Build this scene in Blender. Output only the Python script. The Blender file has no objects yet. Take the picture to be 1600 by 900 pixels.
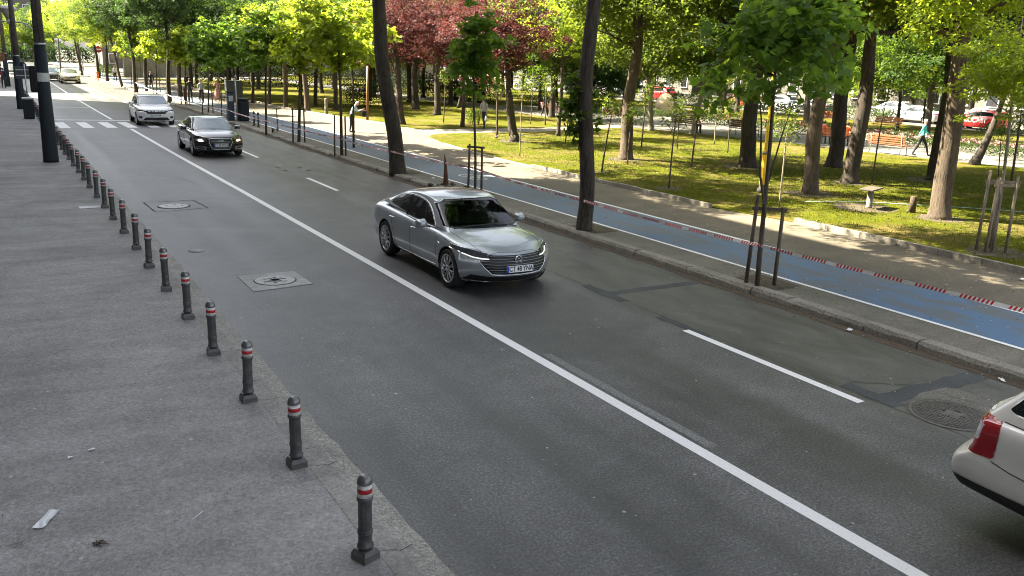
import bpy, bmesh, math, random
import numpy as np
from mathutils import Vector, Matrix, Euler
from mathutils.bvhtree import BVHTree

S = bpy.context.scene
COL = S.collection
R = math.radians

# ------------------------------------------------------------ camera
CAM_H = 3.9
cd = bpy.data.cameras.new('camera')
cam = bpy.data.objects.new('camera', cd)
COL.objects.link(cam)
PIT, YAW, ROL = R(14.65366653), R(30.91098881), R(2.02115)
_F = Vector((math.sin(YAW)*math.cos(PIT), math.cos(YAW)*math.cos(PIT), -math.sin(PIT)))
_r = Vector((math.cos(YAW), -math.sin(YAW), 0))
_u = _r.cross(_F)
_r2 = math.cos(ROL)*_r + math.sin(ROL)*_u
_u2 = -math.sin(ROL)*_r + math.cos(ROL)*_u
m = Matrix((_r2, _u2, -_F)).transposed().to_4x4()
m.translation = Vector((0, 0, CAM_H))
cam.matrix_world = m
cd.sensor_width = 36
cd.lens = 36*1361.36/1600
cd.clip_start = 0.05
cd.clip_end = 2000
S.camera = cam

# ------------------------------------------------------------ light
SUN_EL, SUN_AZ = R(47), R(-48)     # azimuth from +Y towards +X
W = bpy.data.worlds.new("World")
S.world = W
W.use_nodes = True
nt = W.node_tree
for n in list(nt.nodes): nt.nodes.remove(n)
sky = nt.nodes.new('ShaderNodeTexSky')
sky.sky_type = 'NISHITA'
sky.sun_disc = False
sky.sun_elevation = SUN_EL
sky.sun_rotation = SUN_AZ % (2*math.pi)
sky.air_density = 0.7
sky.dust_density = 3.5
sky.ozone_density = 0.6
bg = nt.nodes.new('ShaderNodeBackground')
bg.inputs['Strength'].default_value = 0.058
wo = nt.nodes.new('ShaderNodeOutputWorld')
hs = nt.nodes.new('ShaderNodeHueSaturation')
hs.inputs['Saturation'].default_value = .42
nt.links.new(sky.outputs[0], hs.inputs['Color'])
nt.links.new(hs.outputs[0], bg.inputs['Color'])
nt.links.new(bg.outputs[0], wo.inputs['Surface'])

ld = bpy.data.lights.new('sun', 'SUN')
ld.energy = 4.1
ld.angle = R(0.53)
ld.color = (1.0, 0.90, 0.70)
lo = bpy.data.objects.new('sun', ld)
COL.objects.link(lo)
sd = Vector((math.sin(SUN_AZ)*math.cos(SUN_EL), math.cos(SUN_AZ)*math.cos(SUN_EL), math.sin(SUN_EL)))
lo.rotation_euler = sd.to_track_quat('Z', 'Y').to_euler()
lo.location = (-20, 20, 40)

S.view_settings.view_transform = 'Standard'
S.view_settings.look = 'None'
S.view_settings.gamma = 1
S.view_settings.exposure = 3.3
S.view_settings.use_curve_mapping = False
try:
    S.cycles.filter_width = 1.0
    S.cycles.max_bounces = 6
    S.cycles.transmission_bounces = 4
    S.cycles.transparent_max_bounces = 6
    S.cycles.sample_clamp_indirect = 6
except Exception:
    pass

# ------------------------------------------------------------ materials
MATS = {}
def newmat(name):
    m = bpy.data.materials.new(name)
    m.use_nodes = True
    nt = m.node_tree
    b = nt.nodes['Principled BSDF']
    MATS[name] = m
    return m, nt, b
def rgba(c): return (c[0], c[1], c[2], 1)
def tc(nt):
    return nt.nodes.new('ShaderNodeTexCoord').outputs['Object']
def noise(nt, vec, scale, detail=3, rough=.55, dist=0, scl=None):
    if scl:
        mp = nt.nodes.new('ShaderNodeMapping'); mp.inputs['Scale'].default_value = scl
        nt.links.new(vec, mp.inputs['Vector']); vec = mp.outputs[0]
    n = nt.nodes.new('ShaderNodeTexNoise')
    n.inputs['Scale'].default_value = scale
    n.inputs['Detail'].default_value = detail
    n.inputs['Roughness'].default_value = rough
    n.inputs['Distortion'].default_value = dist
    nt.links.new(vec, n.inputs['Vector'])
    return n.outputs['Fac']
def ramp(nt, fac, stops, interp='LINEAR'):
    r = nt.nodes.new('ShaderNodeValToRGB')
    r.color_ramp.interpolation = interp
    while len(r.color_ramp.elements) < len(stops): r.color_ramp.elements.new(0.5)
    for e, (p, c) in zip(r.color_ramp.elements, stops):
        e.position = p
        e.color = rgba(c) if hasattr(c, '__len__') else (c, c, c, 1)
    nt.links.new(fac, r.inputs[0])
    return r.outputs[0]
def mix(nt, fac, a, b, mode='MIX'):
    n = nt.nodes.new('ShaderNodeMix'); n.data_type = 'RGBA'; n.blend_type = mode
    for v, i in ((fac, 0), (a, 6), (b, 7)):
        if hasattr(v, 'links') or isinstance(v, bpy.types.NodeSocket): nt.links.new(v, n.inputs[i])
        elif i == 0: n.inputs[0].default_value = v
        else: n.inputs[i].default_value = rgba(v) if hasattr(v, '__len__') else (v, v, v, 1)
    return n.outputs[2]
def mth(nt, op, a, b=0, c=None, clamp=False):
    n = nt.nodes.new('ShaderNodeMath'); n.operation = op; n.use_clamp = clamp
    for i, v in enumerate((a, b) if c is None else (a, b, c)):
        if isinstance(v, bpy.types.NodeSocket): nt.links.new(v, n.inputs[i])
        else: n.inputs[i].default_value = v
    return n.outputs[0]
def bump(nt, b, h, strength=.3, dist=.01):
    n = nt.nodes.new('ShaderNodeBump'); n.inputs['Strength'].default_value = strength
    n.inputs['Distance'].default_value = dist
    nt.links.new(h, n.inputs['Height']); nt.links.new(n.outputs[0], b.inputs['Normal'])
def simple(name, c, rough=.6, metal=0, var=.12, scale=6, bmp=0, coat=0, spec=.5, emis=None, es=0):
    m, nt, b = newmat(name)
    v = tc(nt)
    if var:
        f = noise(nt, v, scale, 4)
        lo = [max(0, x*(1-var)) for x in c]; hi = [min(1, x*(1+var)) for x in c]
        nt.links.new(ramp(nt, f, [(.3, lo), (.7, hi)]), b.inputs['Base Color'])
        if bmp: bump(nt, b, f, bmp, .005)
    else: b.inputs['Base Color'].default_value = rgba(c)
    b.inputs['Roughness'].default_value = rough
    b.inputs['Metallic'].default_value = metal
    b.inputs['Coat Weight'].default_value = coat
    b.inputs['Coat Roughness'].default_value = .04
    b.inputs['Specular IOR Level'].default_value = spec
    if emis:
        b.inputs['Emission Color'].default_value = rgba(emis)
        b.inputs['Emission Strength'].default_value = es
    return m
def speckle(nt, v, scale, lo, hi, thr=.62):
    vr = nt.nodes.new('ShaderNodeTexVoronoi'); vr.inputs['Scale'].default_value = scale
    nt.links.new(v, vr.inputs['Vector'])
    return vr

def mat_asphalt():
    m, nt, b = newmat('asphalt_road')
    v = tc(nt)
    sep = nt.nodes.new('ShaderNodeSeparateXYZ'); nt.links.new(v, sep.inputs[0])
    g1 = noise(nt, v, 120, 2, .7); g2 = noise(nt, v, 34, 4, .75)
    grain = mth(nt, 'ADD', mth(nt, 'MULTIPLY', g1, .5), mth(nt, 'MULTIPLY', g2, .5))
    col = ramp(nt, grain, [(.34, (.012, .012, .012)), (.5, (.056, .055, .0545)), (.64, (.21, .205, .20))])
    # long wheel tracks along the lane, older lighter parking strip, pale edge by the gutter
    tracks = noise(nt, v, 1.1, 3, .5, 0, (1.3, .035, 1))
    col = mix(nt, 1, col, ramp(nt, tracks, [(.35, .66), (.65, 1.36)]), 'MULTIPLY')
    big = noise(nt, v, .35, 4, .6, .6)
    col = mix(nt, 1, col, ramp(nt, big, [(.32, .72), (.7, 1.28)]), 'MULTIPLY')
    blot = noise(nt, v, 2.6, 5, .7, .8)
    col = mix(nt, 1, col, ramp(nt, blot, [(.34, .84), (.66, 1.16)]), 'MULTIPLY')
    wob = mth(nt, 'MULTIPLY', noise(nt, v, 1.5, 3), .25)
    xx = mth(nt, 'ADD', sep.outputs[0], wob)
    pk = mth(nt, 'MULTIPLY', mth(nt, 'SUBTRACT', xx, 9.02), 12, clamp=True)
    st = noise(nt, v, 1.7, 5, .65, 1.2, (1, .5, 1))
    old = ramp(nt, st, [(.3, (.032, .0305, .028)), (.5, (.066, .063, .057)), (.7, (.105, .100, .091))])
    old = mix(nt, .55, old, ramp(nt, grain, [(.3, .75), (.7, 1.35)]), 'MULTIPLY')
    col = mix(nt, mth(nt, 'MULTIPLY', pk, .72), col, old)
    gut = mth(nt, 'MULTIPLY', mth(nt, 'SUBTRACT', 3.25, xx), 1.5, clamp=True)
    col = mix(nt, mth(nt, 'MULTIPLY', gut, .4), col, (.12, .118, .108))
    # oil drips and small pale spots
    dr = ramp(nt, noise(nt, v, 3.2, 2, .5), [(.70, 1.0), (.78, .72)])
    col = mix(nt, 1, col, dr, 'MULTIPLY')
    sp = ramp(nt, noise(nt, v, 11, 1, .5), [(.775, 0.0), (.80, 1.0)])
    col = mix(nt, mth(nt, 'MULTIPLY', sp, .5), col, (.3, .3, .28))
    nt.links.new(col, b.inputs['Base Color'])
    nt.links.new(ramp(nt, tracks, [(.3, .46), (.7, .60)]), b.inputs['Roughness'])
    bump(nt, b, grain, .55, .006)
    return m
def mat_pavement(name, base, spots=True, k1=1.0, k2=1.0):
    m, nt, b = newmat(name)
    v = tc(nt)
    g1 = noise(nt, v, 110, 2, .7); g2 = noise(nt, v, 30, 4, .75)
    grain = mth(nt, 'ADD', mth(nt, 'MULTIPLY', g1, .5), mth(nt, 'MULTIPLY', g2, .5))
    c = base
    col = ramp(nt, grain, [(.35, [x*.50*k1 for x in c]), (.5, c), (.66, [min(.8, x*1.75*k2) for x in c])])
    big = noise(nt, v, .5, 5, .6, .8)
    col = mix(nt, 1, col, ramp(nt, big, [(.3, .78), (.7, 1.18)]), 'MULTIPLY')
    band = noise(nt, v, 1.6, 3, .5, .3, (.25, 1.4, 1))
    col = mix(nt, 1, col, ramp(nt, band, [(.35, .86), (.65, 1.08)]), 'MULTIPLY')
    blot = noise(nt, v, 3.1, 5, .7, .8)
    col = mix(nt, 1, col, ramp(nt, blot, [(.34, .91), (.66, 1.09)]), 'MULTIPLY')
    if spots:
        sp = ramp(nt, noise(nt, v, 8, 1.5, .5), [(.755, 0.0), (.78, 1.0)])
        col = mix(nt, mth(nt, 'MULTIPLY', sp, .55), col, (.42, .41, .38))
        dk = ramp(nt, noise(nt, v, 4.4, 2, .6), [(.72, 1.0), (.77, .68)])
        col = mix(nt, 1, col, dk, 'MULTIPLY')
    nt.links.new(col, b.inputs['Base Color'])
    b.inputs['Roughness'].default_value = .85
    bump(nt, b, grain, .45, .005)
    return m
def mat_blue():
    m, nt, b = newmat('cycle_lane_paint')
    v = tc(nt)
    grain = noise(nt, v, 80, 3, .7)
    paint = ramp(nt, grain, [(.3, (.042, .100, .185)), (.7, (.090, .175, .295))])
    asp = ramp(nt, grain, [(.3, (.07, .072, .07)), (.7, (.14, .142, .14))])
    w = noise(nt, v, 1.5, 5, .65, .5, (1.6, .55, 1))
    f = ramp(nt, w, [(.44, 0.0), (.56, .85)])
    col = mix(nt, f, paint, asp)
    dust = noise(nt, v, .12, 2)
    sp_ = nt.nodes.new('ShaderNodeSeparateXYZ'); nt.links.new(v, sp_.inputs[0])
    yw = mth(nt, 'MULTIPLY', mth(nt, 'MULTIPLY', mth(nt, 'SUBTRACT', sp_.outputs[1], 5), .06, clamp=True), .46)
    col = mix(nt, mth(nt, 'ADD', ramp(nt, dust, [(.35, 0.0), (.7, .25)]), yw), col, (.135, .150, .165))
    nt.links.new(col, b.inputs['Base Color'])
    b.inputs['Roughness'].default_value = .8
    bump(nt, b, grain, .4, .004)
    return m
def mat_white_line(name='road_paint_white', wear=.35):
    m, nt, b = newmat(name)
    v = tc(nt)
    g = noise(nt, v, 55, 4, .7)
    w = noise(nt, v, 2.4, 4, .6)
    col = ramp(nt, g, [(.25, (.45, .45, .43)), (.45, (.74, .74, .72))])
    a = mth(nt, 'MULTIPLY', ramp(nt, g, [(.60, 0.0), (.68, 1.0)]), ramp(nt, w, [(.45, 0.0), (.65, 1.0)]))
    col = mix(nt, mth(nt, 'MULTIPLY', a, wear), col, (.14, .14, .135))
    nt.links.new(col, b.inputs['Base Color'])
    b.inputs['Roughness'].default_value = .6
    return m
def mat_grass():
    m, nt, b = newmat('lawn_grass')
    v = tc(nt)
    g = noise(nt, v, 42, 4, .7)
    col = ramp(nt, g, [(.25, (.018, .026, .002)), (.5, (.068, .076, .005)), (.75, (.150, .145, .012))])
    w = noise(nt, v, .42, 5, .65, .9)
    f = ramp(nt, w, [(.46, 0.0), (.62, .85)])
    dry = ramp(nt, g, [(.25, (.060, .045, .016)), (.7, (.175, .135, .048))])
    col = mix(nt, f, col, dry)
    w2 = noise(nt, v, 2.3, 4, .6)
    col = mix(nt, 1, col, ramp(nt, w2, [(.3, .75), (.7, 1.22)]), 'MULTIPLY')
    nt.links.new(col, b.inputs['Base Color'])
    b.inputs['Roughness'].default_value = 1
    b.inputs['Specular IOR Level'].default_value = .05
    bump(nt, b, g, 1.0, .03)
    return m
def mat_leaf(name, c1, c2, trans, tfac=.45, ns=1.3, gloss=.55):
    m, nt, b = newmat(name)
    v = tc(nt)
    f = noise(nt, v, ns, 3, .6)
    f2 = noise(nt, v, 16, 2, .6)
    fm = mth(nt, 'ADD', mth(nt, 'MULTIPLY', f, .5), mth(nt, 'MULTIPLY', f2, .5))
    col = ramp(nt, fm, [(.36, c1), (.64, c2)])
    nt.links.new(col, b.inputs['Base Color'])
    b.inputs['Roughness'].default_value = gloss
    b.inputs['Specular IOR Level'].default_value = .22
    t = nt.nodes.new('ShaderNodeBsdfTranslucent')
    tcol = mix(nt, 1, ramp(nt, fm, [(.36, [x*.75 for x in trans]), (.64, [min(1, x*1.2) for x in trans])]), 1.0, 'MULTIPLY')
    nt.links.new(tcol, t.inputs['Color'])
    ms = nt.nodes.new('ShaderNodeMixShader'); ms.inputs[0].default_value = tfac
    out = nt.nodes['Material Output']
    nt.links.new(b.outputs[0], ms.inputs[1]); nt.links.new(t.outputs[0], ms.inputs[2])
    nt.links.new(ms.outputs[0], out.inputs['Surface'])
    return m
def mat_bark(name, a, c):
    m, nt, b = newmat(name)
    v = tc(nt)
    f = noise(nt, v, 9, 7, .78, .5, (2.2, 2.2, .30))
    f2 = noise(nt, v, 1.2, 3)
    col = ramp(nt, f, [(.33, a), (.66, c)])
    col = mix(nt, 1, col, ramp(nt, f2, [(.3, .7), (.7, 1.2)]), 'MULTIPLY')
    nt.links.new(col, b.inputs['Base Color'])
    b.inputs['Roughness'].default_value = .92
    bump(nt, b, f, 1.0, .035)
    return m
def mat_paint(name, c, metal=0, rough=.32, coat=1.0):
    m, nt, b = newmat(name)
    v = tc(nt)
    f = noise(nt, v, 2.2, 4, .6)
    nt.links.new(ramp(nt, f, [(.3, [x*.93 for x in c]), (.7, [min(1, x*1.04) for x in c])]), b.inputs['Base Color'])
    d = noise(nt, v, 30, 3, .6)
    nt.links.new(ramp(nt, d, [(.35, rough), (.75, rough+.1)]), b.inputs['Roughness'])
    b.inputs['Metallic'].default_value = metal
    b.inputs['Coat Weight'].default_value = coat
    b.inputs['Coat Roughness'].default_value = .03
    return m

M = {}
M['asphalt'] = mat_asphalt()
M['pave_near'] = mat_pavement('pavement_asphalt_grey', (.245, .236, .224))
M['pave_far'] = mat_pavement('pavement_asphalt_brown', (.118, .108, .086))
M['walk'] = mat_pavement('walkway_tan', (.120, .100, .071))
M['hedge_painted_shade'] = mat_leaf('hedge_shade_in_colour', (.006, .012, .004), (.018, .030, .008), (.03, .05, .01), .2)  # leaf colour darkened to stand in for tree shade on the far hedges
M['bar'] = simple('grille_bar_satin', (.30, .31, .32), .3, .9, .1)
M['path'] = mat_pavement('park_path_grey', (.145, .134, .112), False)
M['gutter'] = mat_pavement('gutter_mortar_pebbly', (.215, .208, .182), True, .55, 1.45)
M['blue'] = mat_blue()
M['line'] = mat_white_line()
M['line_worn'] = mat_white_line('road_paint_worn', 1.0)
M['grass'] = mat_grass()
M['soil'] = simple('bare_soil', (.062, .046, .028), .95, 0, .4, 14, .6)
M['ground'] = simple('city_ground', (.07, .066, .058), .9, 0, .3, 2)
M['kerb'] = mat_pavement('kerb_stone', (.175, .163, .135), False, .7, 1.2)
M['kerb_near'] = mat_pavement('kerb_slab_pale', (.225, .215, .192))
M['mortar'] = mat_pavement('mortar_olive_grey', (.115, .110, .092), True, .6, 1.2)
M['kerb_lawn'] = mat_pavement('lawn_kerb_concrete', (.22, .20, .165), False)
M['patch_dark'] = mat_pavement('blackout_paint_dark', (.042, .046, .047), False, 1, 1.3)
M['concrete'] = mat_pavement('concrete_patch', (.31, .31, .295), False)
M['crack'] = simple('crack_shadow_dark', (.018, .017, .015), .95, 0, .1)
M['iron'] = simple('cast_iron', (.105, .098, .086), .6, .3, .3, 20, .3)
M['iron_pale'] = simple('worn_iron_pale', (.19, .19, .185), .45, .5, .35, 16, .3)
M['boll'] = simple('bollard_charcoal_paint', (.048, .050, .047), .42, 0, .25, 12, .1)
M['boll_cap'] = simple('bollard_cap_grey', (.15, .15, .15), .28, .55, .2, 9)
M['refl_w'] = simple('reflective_white_tape', (.62, .61, .59), .4, 0, .08)
M['refl_r'] = simple('reflective_red_tape', (.46, .012, .022), .4, 0, .12)
M['pole_dark'] = simple('pole_wrap_dark_blue', (.006, .012, .018), .75, 0, .3, 5, .1)
M['pole_grey'] = simple('concrete_pole_grey', (.095, .085, .075), .85, 0, .3, 4, .2)
M['pale_plastic'] = simple('sticker_pale_grey', (.55, .55, .54), .6, 0, .1)
M['steel'] = simple('galvanised_steel', (.42, .43, .44), .4, .8, .1)
M['black'] = simple('black_plastic', (.012, .012, .012), .5, 0, .1)
M['rubber'] = simple('tyre_rubber', (.014, .014, .014), .8, 0, .2)
M['well'] = simple('wheel_well_black', (.006, .006, .006), .95, 0, .1)
M['alloy'] = simple('alloy_rim', (.62, .63, .64), .28, .9, .05)
M['chrome'] = simple('chrome_trim', (.80, .81, .82), .12, 1, .03)
M['glass'] = simple('car_glass_dark', (.008, .012, .012), .04, 0, 0, spec=.5)
M['glass_sky_tint'] = simple('car_glass_painted_sky', (.10, .15, .18), .05, 0, .1, spec=1.0)  # pale blue base colour stands in for reflected sky
M['glass_taxi'] = simple('car_glass_clear', (.04, .05, .05), .05, 0, .1, spec=.9)
M['lamp_glass'] = simple('headlamp_glass_dark', (.045, .05, .055), .05, 0, .2, 20, spec=.9)
M['lamp_clear'] = simple('headlamp_clear', (.55, .57, .58), .15, .3, .2, 20)
M['drl'] = simple('daytime_lamp_strip', (.85, .85, .82), .2, 0, 0, emis=(1, .98, .92), es=.08)
M['lamp_on'] = simple('headlight_lit', (.9, .8, .65), .2, 0, 0, emis=(1, .72, .42), es=2.4)
M['tail_red'] = simple('tail_lamp_red', (.30, .004, .010), .08, 0, .12, 8, coat=1)
M['tail_clear'] = simple('tail_lamp_clear', (.55, .56, .58), .25, 0, .30, 22, coat=1)
M['silver'] = mat_paint('paint_silver', (.37, .40, .42), .65, .36)
M['blackpaint'] = mat_paint('paint_black', (.006, .006, .007), .1, .2)
M['white'] = mat_paint('paint_white', (.72, .73, .73), 0, .35)
M['ivory'] = mat_paint('paint_pearl_white', (.70, .68, .62), .05, .33)
M['taxi'] = mat_paint('paint_pale_yellow', (.74, .64, .33), 0, .35)
M['paleblue'] = mat_paint('paint_dark_blue_grey', (.045, .055, .065), .4, .3)
M['redpaint'] = mat_paint('paint_red', (.55, .018, .02), 0, .3)
M['greypaint'] = mat_paint('paint_grey', (.22, .225, .23), .7, .3)
M['plate'] = simple('number_plate_white', (.72, .73, .72), .5, 0, .04)
M['plate_blue'] = simple('number_plate_blue', (.01, .05, .45), .5, 0, .05)
M['ink'] = simple('plate_ink_black', (.010, .010, .012), .5, 0, 0)
M['ink_white'] = simple('lettering_white', (.8, .8, .8), .5, 0, 0)
M['wood_stake'] = simple('stake_wood_weathered', (.105, .080, .060), .85, 0, .3, 11, .3)
M['wood_pale'] = simple('stake_wood_pale', (.24, .195, .14), .85, 0, .25, 9, .3)
M['bench_wood'] = simple('bench_wood_orange', (.27, .085, .030), .6, 0, .25, 6, .1)
M['bench_dark'] = simple('bench_wood_dark_red', (.11, .030, .020), .6, 0, .25, 6, .1)
M['yellow'] = simple('yellow_post_paint', (.66, .40, .018), .5, 0, .1)
M['ochre'] = simple('ochre_post_paint', (.17, .09, .03), .6, 0, .15)
M['rust'] = simple('rusty_steel', (.17, .058, .030), .8, .2, .45, 9, .4)
M['tape_w'] = simple('barrier_tape_white', (.78, .77, .75), .45, 0, .05)
M['tape_r'] = simple('barrier_tape_red', (.52, .020, .030), .45, 0, .08)
M['skin'] = simple('skin', (.50, .30, .22), .6, 0, .08)
M['paper'] = simple('litter_paper', (.66, .67, .66), .8, 0, .06)
M['wall_pale'] = simple('plaster_pale', (.30, .27, .22), .9, 0, .15, .7)
M['wall_conc'] = simple('wall_beige_concrete', (.24, .21, .155), .9, 0, .25, 1.2, .1)
M['facade'] = simple('facade_cream', (.11, .103, .088), .9, 0, .12, .4)
M['window_dark'] = simple('window_glass_dark', (.03, .035, .04), .06, 0, .1, spec=.8)
M['stone'] = simple('boulder_stone', (.42, .34, .24), .9, 0, .2, 5, .4)
M['bark_dark'] = mat_bark('bark_dark', (.010, .008, .006), (.095, .074, .055))
M['bark_mid'] = mat_bark('bark_brown', (.030, .021, .014), (.150, .112, .078))
M['bark_pale'] = mat_bark('bark_pale', (.12, .10, .075), (.36, .325, .26))
M['bark_young'] = mat_bark('bark_young', (.045, .036, .026), (.13, .105, .075))
M['leaf'] = mat_leaf('leaf_mid_green', (.013, .032, .006), (.056, .092, .014), (.19, .30, .022))
M['leaf_lime'] = mat_leaf('leaf_lime_green', (.055, .105, .012), (.15, .21, .025), (.50, .60, .04), .52)
M['leaf_deep'] = mat_leaf('leaf_deep_green', (.007, .018, .005), (.028, .055, .011), (.08, .16, .018), .35)
M['leaf_maple'] = mat_leaf('leaf_maple_green', (.030, .070, .014), (.085, .155, .020), (.26, .42, .035), .48, 2.0, .5)
M['leaf_purple'] = mat_leaf('leaf_purple_plum', (.030, .011, .012), (.115, .046, .042), (.17, .045, .038), .38)
M['leaf_olive'] = mat_leaf('leaf_olive_yellow', (.020, .038, .006), (.075, .105, .018), (.25, .33, .03), .40)
M['flower_pink'] = simple('petal_pink', (.42, .16, .19), .7, 0, .3, 20)
M['flower_red'] = simple('petal_red', (.32, .05, .04), .7, 0, .3, 20)
M['hedge'] = mat_leaf('hedge_green', (.020, .040, .010), (.055, .085, .020), (.12, .18, .03), .3)
M['grass_blade'] = mat_leaf('grass_blade', (.026, .048, .006), (.085, .115, .016), (.22, .28, .03), .4, 1.0, .6)
for _k, _c in dict(shirt_blue=(.42, .52, .58), trousers_black=(.012, .012, .014), top_grey=(.33, .33, .36), top_pink=(.55, .26, .22), skirt_pink=(.48, .25, .22), teal=(.06, .42, .42), navy=(.015, .02, .04), white_cloth=(.70, .69, .70), red_cloth=(.60, .03, .04), orange_cloth=(.80, .16, .03), denim=(.05, .08, .16), hair_white=(.62, .60, .56), hair_brown=(.05, .03, .02), hair_fair=(.34, .22, .12), bag_white=(.7, .7, .7), yellow_cloth=(.65, .50, .06)).items():
    M[_k] = simple('cloth_'+_k if 'hair' not in _k else _k, _c, .8, 0, .18, 9)

# ------------------------------------------------------------ helpers
def tag(o, label=None, cat=None, group=None, kind=None):
    if label: o['label'] = label
    if cat: o['category'] = cat
    if group: o['group'] = group
    if kind: o['kind'] = kind
    return o
def empty(name, loc=(0, 0, 0), rz=0, label=None, cat=None, group=None):
    o = bpy.data.objects.new(name, None)
    COL.objects.link(o)
    o.empty_display_size = .2
    o.location = loc; o.rotation_euler = (0, 0, rz)
    return tag(o, label, cat, group)
def link_mesh(name, me, parent=None):
    o = bpy.data.objects.new(name, me)
    COL.objects.link(o)
    if parent is not None: o.parent = parent
    return o
def dup_tree(o, parent=None):
    c = o.copy(); COL.objects.link(c); c.parent = parent
    for ch in list(o.children): dup_tree(ch, c)
    return c

class MB:
    """collects shapes, builds them as one mesh"""
    def __init__(s): s.v = []; s.f = []; s.m = []; s.sm = []
    def add(s, vs, fs, mi=0, smooth=False, M4=None):
        b = len(s.v)
        for p in vs:
            p = Vector(p)
            s.v.append(M4 @ p if M4 is not None else p)
        for f in fs:
            s.f.append([b+i for i in f]); s.m.append(mi); s.sm.append(smooth)
        return s
    def box(s, x0, x1, y0, y1, z0, z1, mi=0, M4=None, bev=0):
        if bev:
            bm = bmesh.new()
            bmesh.ops.create_cube(bm, size=1)
            for v in bm.verts: v.co = Vector(((x0+x1)/2+v.co.x*(x1-x0), (y0+y1)/2+v.co.y*(y1-y0), (z0+z1)/2+v.co.z*(z1-z0)))
            bmesh.ops.bevel(bm, geom=bm.edges[:], offset=bev, segments=2, affect='EDGES', profile=.5)
            bm.verts.index_update()
            s.add([v.co.copy() for v in bm.verts], [[v.index for v in f.verts] for f in bm.faces], mi, False, M4)
            bm.free(); return s
        vs = [(x, y, z) for z in (z0, z1) for y in (y0, y1) for x in (x0, x1)]
        return s.add(vs, [(0, 2, 3, 1), (4, 5, 7, 6), (0, 1, 5, 4), (2, 6, 7, 3), (0, 4, 6, 2), (1, 3, 7, 5)], mi, False, M4)
    def tube(s, pts, rad, n=8, mi=0, caps=True, M4=None, smooth=True, flat=None):
        pts = [Vector(p) for p in pts]
        if not hasattr(rad, '__len__'): rad = [rad]*len(pts)
        vs = []; fs = []
        ref = None
        for i, p in enumerate(pts):
            a = pts[max(0, i-1)]; b = pts[min(len(pts)-1, i+1)]
            t = (b-a).normalized()
            if ref is None:
                ref = Vector((0, 0, 1)) if abs(t.z) < .9 else Vector((1, 0, 0))
            x = t.cross(ref)
            if x.length < 1e-5: ref = Vector((0, 1, 0)); x = t.cross(ref)
            x.normalize(); y = t.cross(x).normalized(); ref = -y if False else ref
            for k in range(n):
                an = 2*math.pi*k/n
                vs.append(p+(x*math.cos(an)+y*math.sin(an)*(flat or 1))*rad[i])
        for i in range(len(pts)-1):
            for k in range(n):
                k2 = (k+1) % n
                fs.append((i*n+k, i*n+k2, (i+1)*n+k2, (i+1)*n+k))
        s.add(vs, fs, mi, smooth, M4)
        if caps:
            b = len(s.v)-len(vs)
            s.f.append([b+k for k in range(n)][::-1]); s.m.append(mi); s.sm.append(False)
            s.f.append([b+(len(pts)-1)*n+k for k in range(n)]); s.m.append(mi); s.sm.append(False)
        return s
    def lathe(s, prof, n=24, mi=0, axis='z', c=(0, 0, 0), M4=None, smooth=True, phase=0, cap=True):
        vs = []; fs = []
        for r_, h in prof:
            for k in range(n):
                a = 2*math.pi*(k+phase)/n
                p = (r_*math.cos(a), r_*math.sin(a), h)
                if axis == 'y': p = (p[0], h, p[1])
                if axis == 'x': p = (h, p[0], p[1])
                vs.append((p[0]+c[0], p[1]+c[1], p[2]+c[2]))
        for i in range(len(prof)-1):
            for k in range(n):
                k2 = (k+1) % n
                fs.append((i*n+k, i*n+k2, (i+1)*n+k2, (i+1)*n+k))
        s.add(vs, fs, mi, smooth, M4)
        b = len(s.v)-len(vs)
        if not cap: return s
        if prof[0][0] > 1e-4: s.f.append([b+k for k in range(n)][::-1]); s.m.append(mi); s.sm.append(False)
        if prof[-1][0] > 1e-4: s.f.append([b+(len(prof)-1)*n+k for k in range(n)]); s.m.append(mi); s.sm.append(False)
        return s
    def sphere(s, c, r_, nu=10, nv=7, mi=0, M4=None):
        rr = r_ if hasattr(r_, '__len__') else (r_, r_, r_)
        vs = []; fs = []
        for j in range(nv+1):
            th = math.pi*j/nv
            for i in range(nu):
                ph = 2*math.pi*i/nu
                vs.append((c[0]+rr[0]*math.sin(th)*math.cos(ph), c[1]+rr[1]*math.sin(th)*math.sin(ph), c[2]+rr[2]*math.cos(th)))
        for j in range(nv):
            for i in range(nu):
                i2 = (i+1) % nu
                fs.append((j*nu+i, (j+1)*nu+i, (j+1)*nu+i2, j*nu+i2))
        return s.add(vs, fs, mi, True, M4)
    def prism(s, poly, z0, z1, mi=0, M4=None):
        n = len(poly)
        vs = [(x, y, z0) for x, y in poly]+[(x, y, z1) for x, y in poly]
        fs = [tuple(range(n))[::-1], tuple(range(n, 2*n))]+[(i, (i+1) % n, n+(i+1) % n, n+i) for i in range(n)]
        return s.add(vs, fs, mi, False, M4)
    def sheet(s, poly, z, mi=0):
        return s.add([(x, y, z) for x, y in poly], [tuple(range(len(poly)))], mi)
    def build(s, name, mats, parent=None):
        me = bpy.data.meshes.new(name)
        me.from_pydata([tuple(v) for v in s.v], [], s.f)
        if not isinstance(mats, (list, tuple)): mats = [mats]
        for m_ in mats: me.materials.append(m_)
        me.polygons.foreach_set('material_index', s.m)
        me.polygons.foreach_set('use_smooth', s.sm)
        me.validate(); me.update()
        return link_mesh(name, me, parent)
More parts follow.
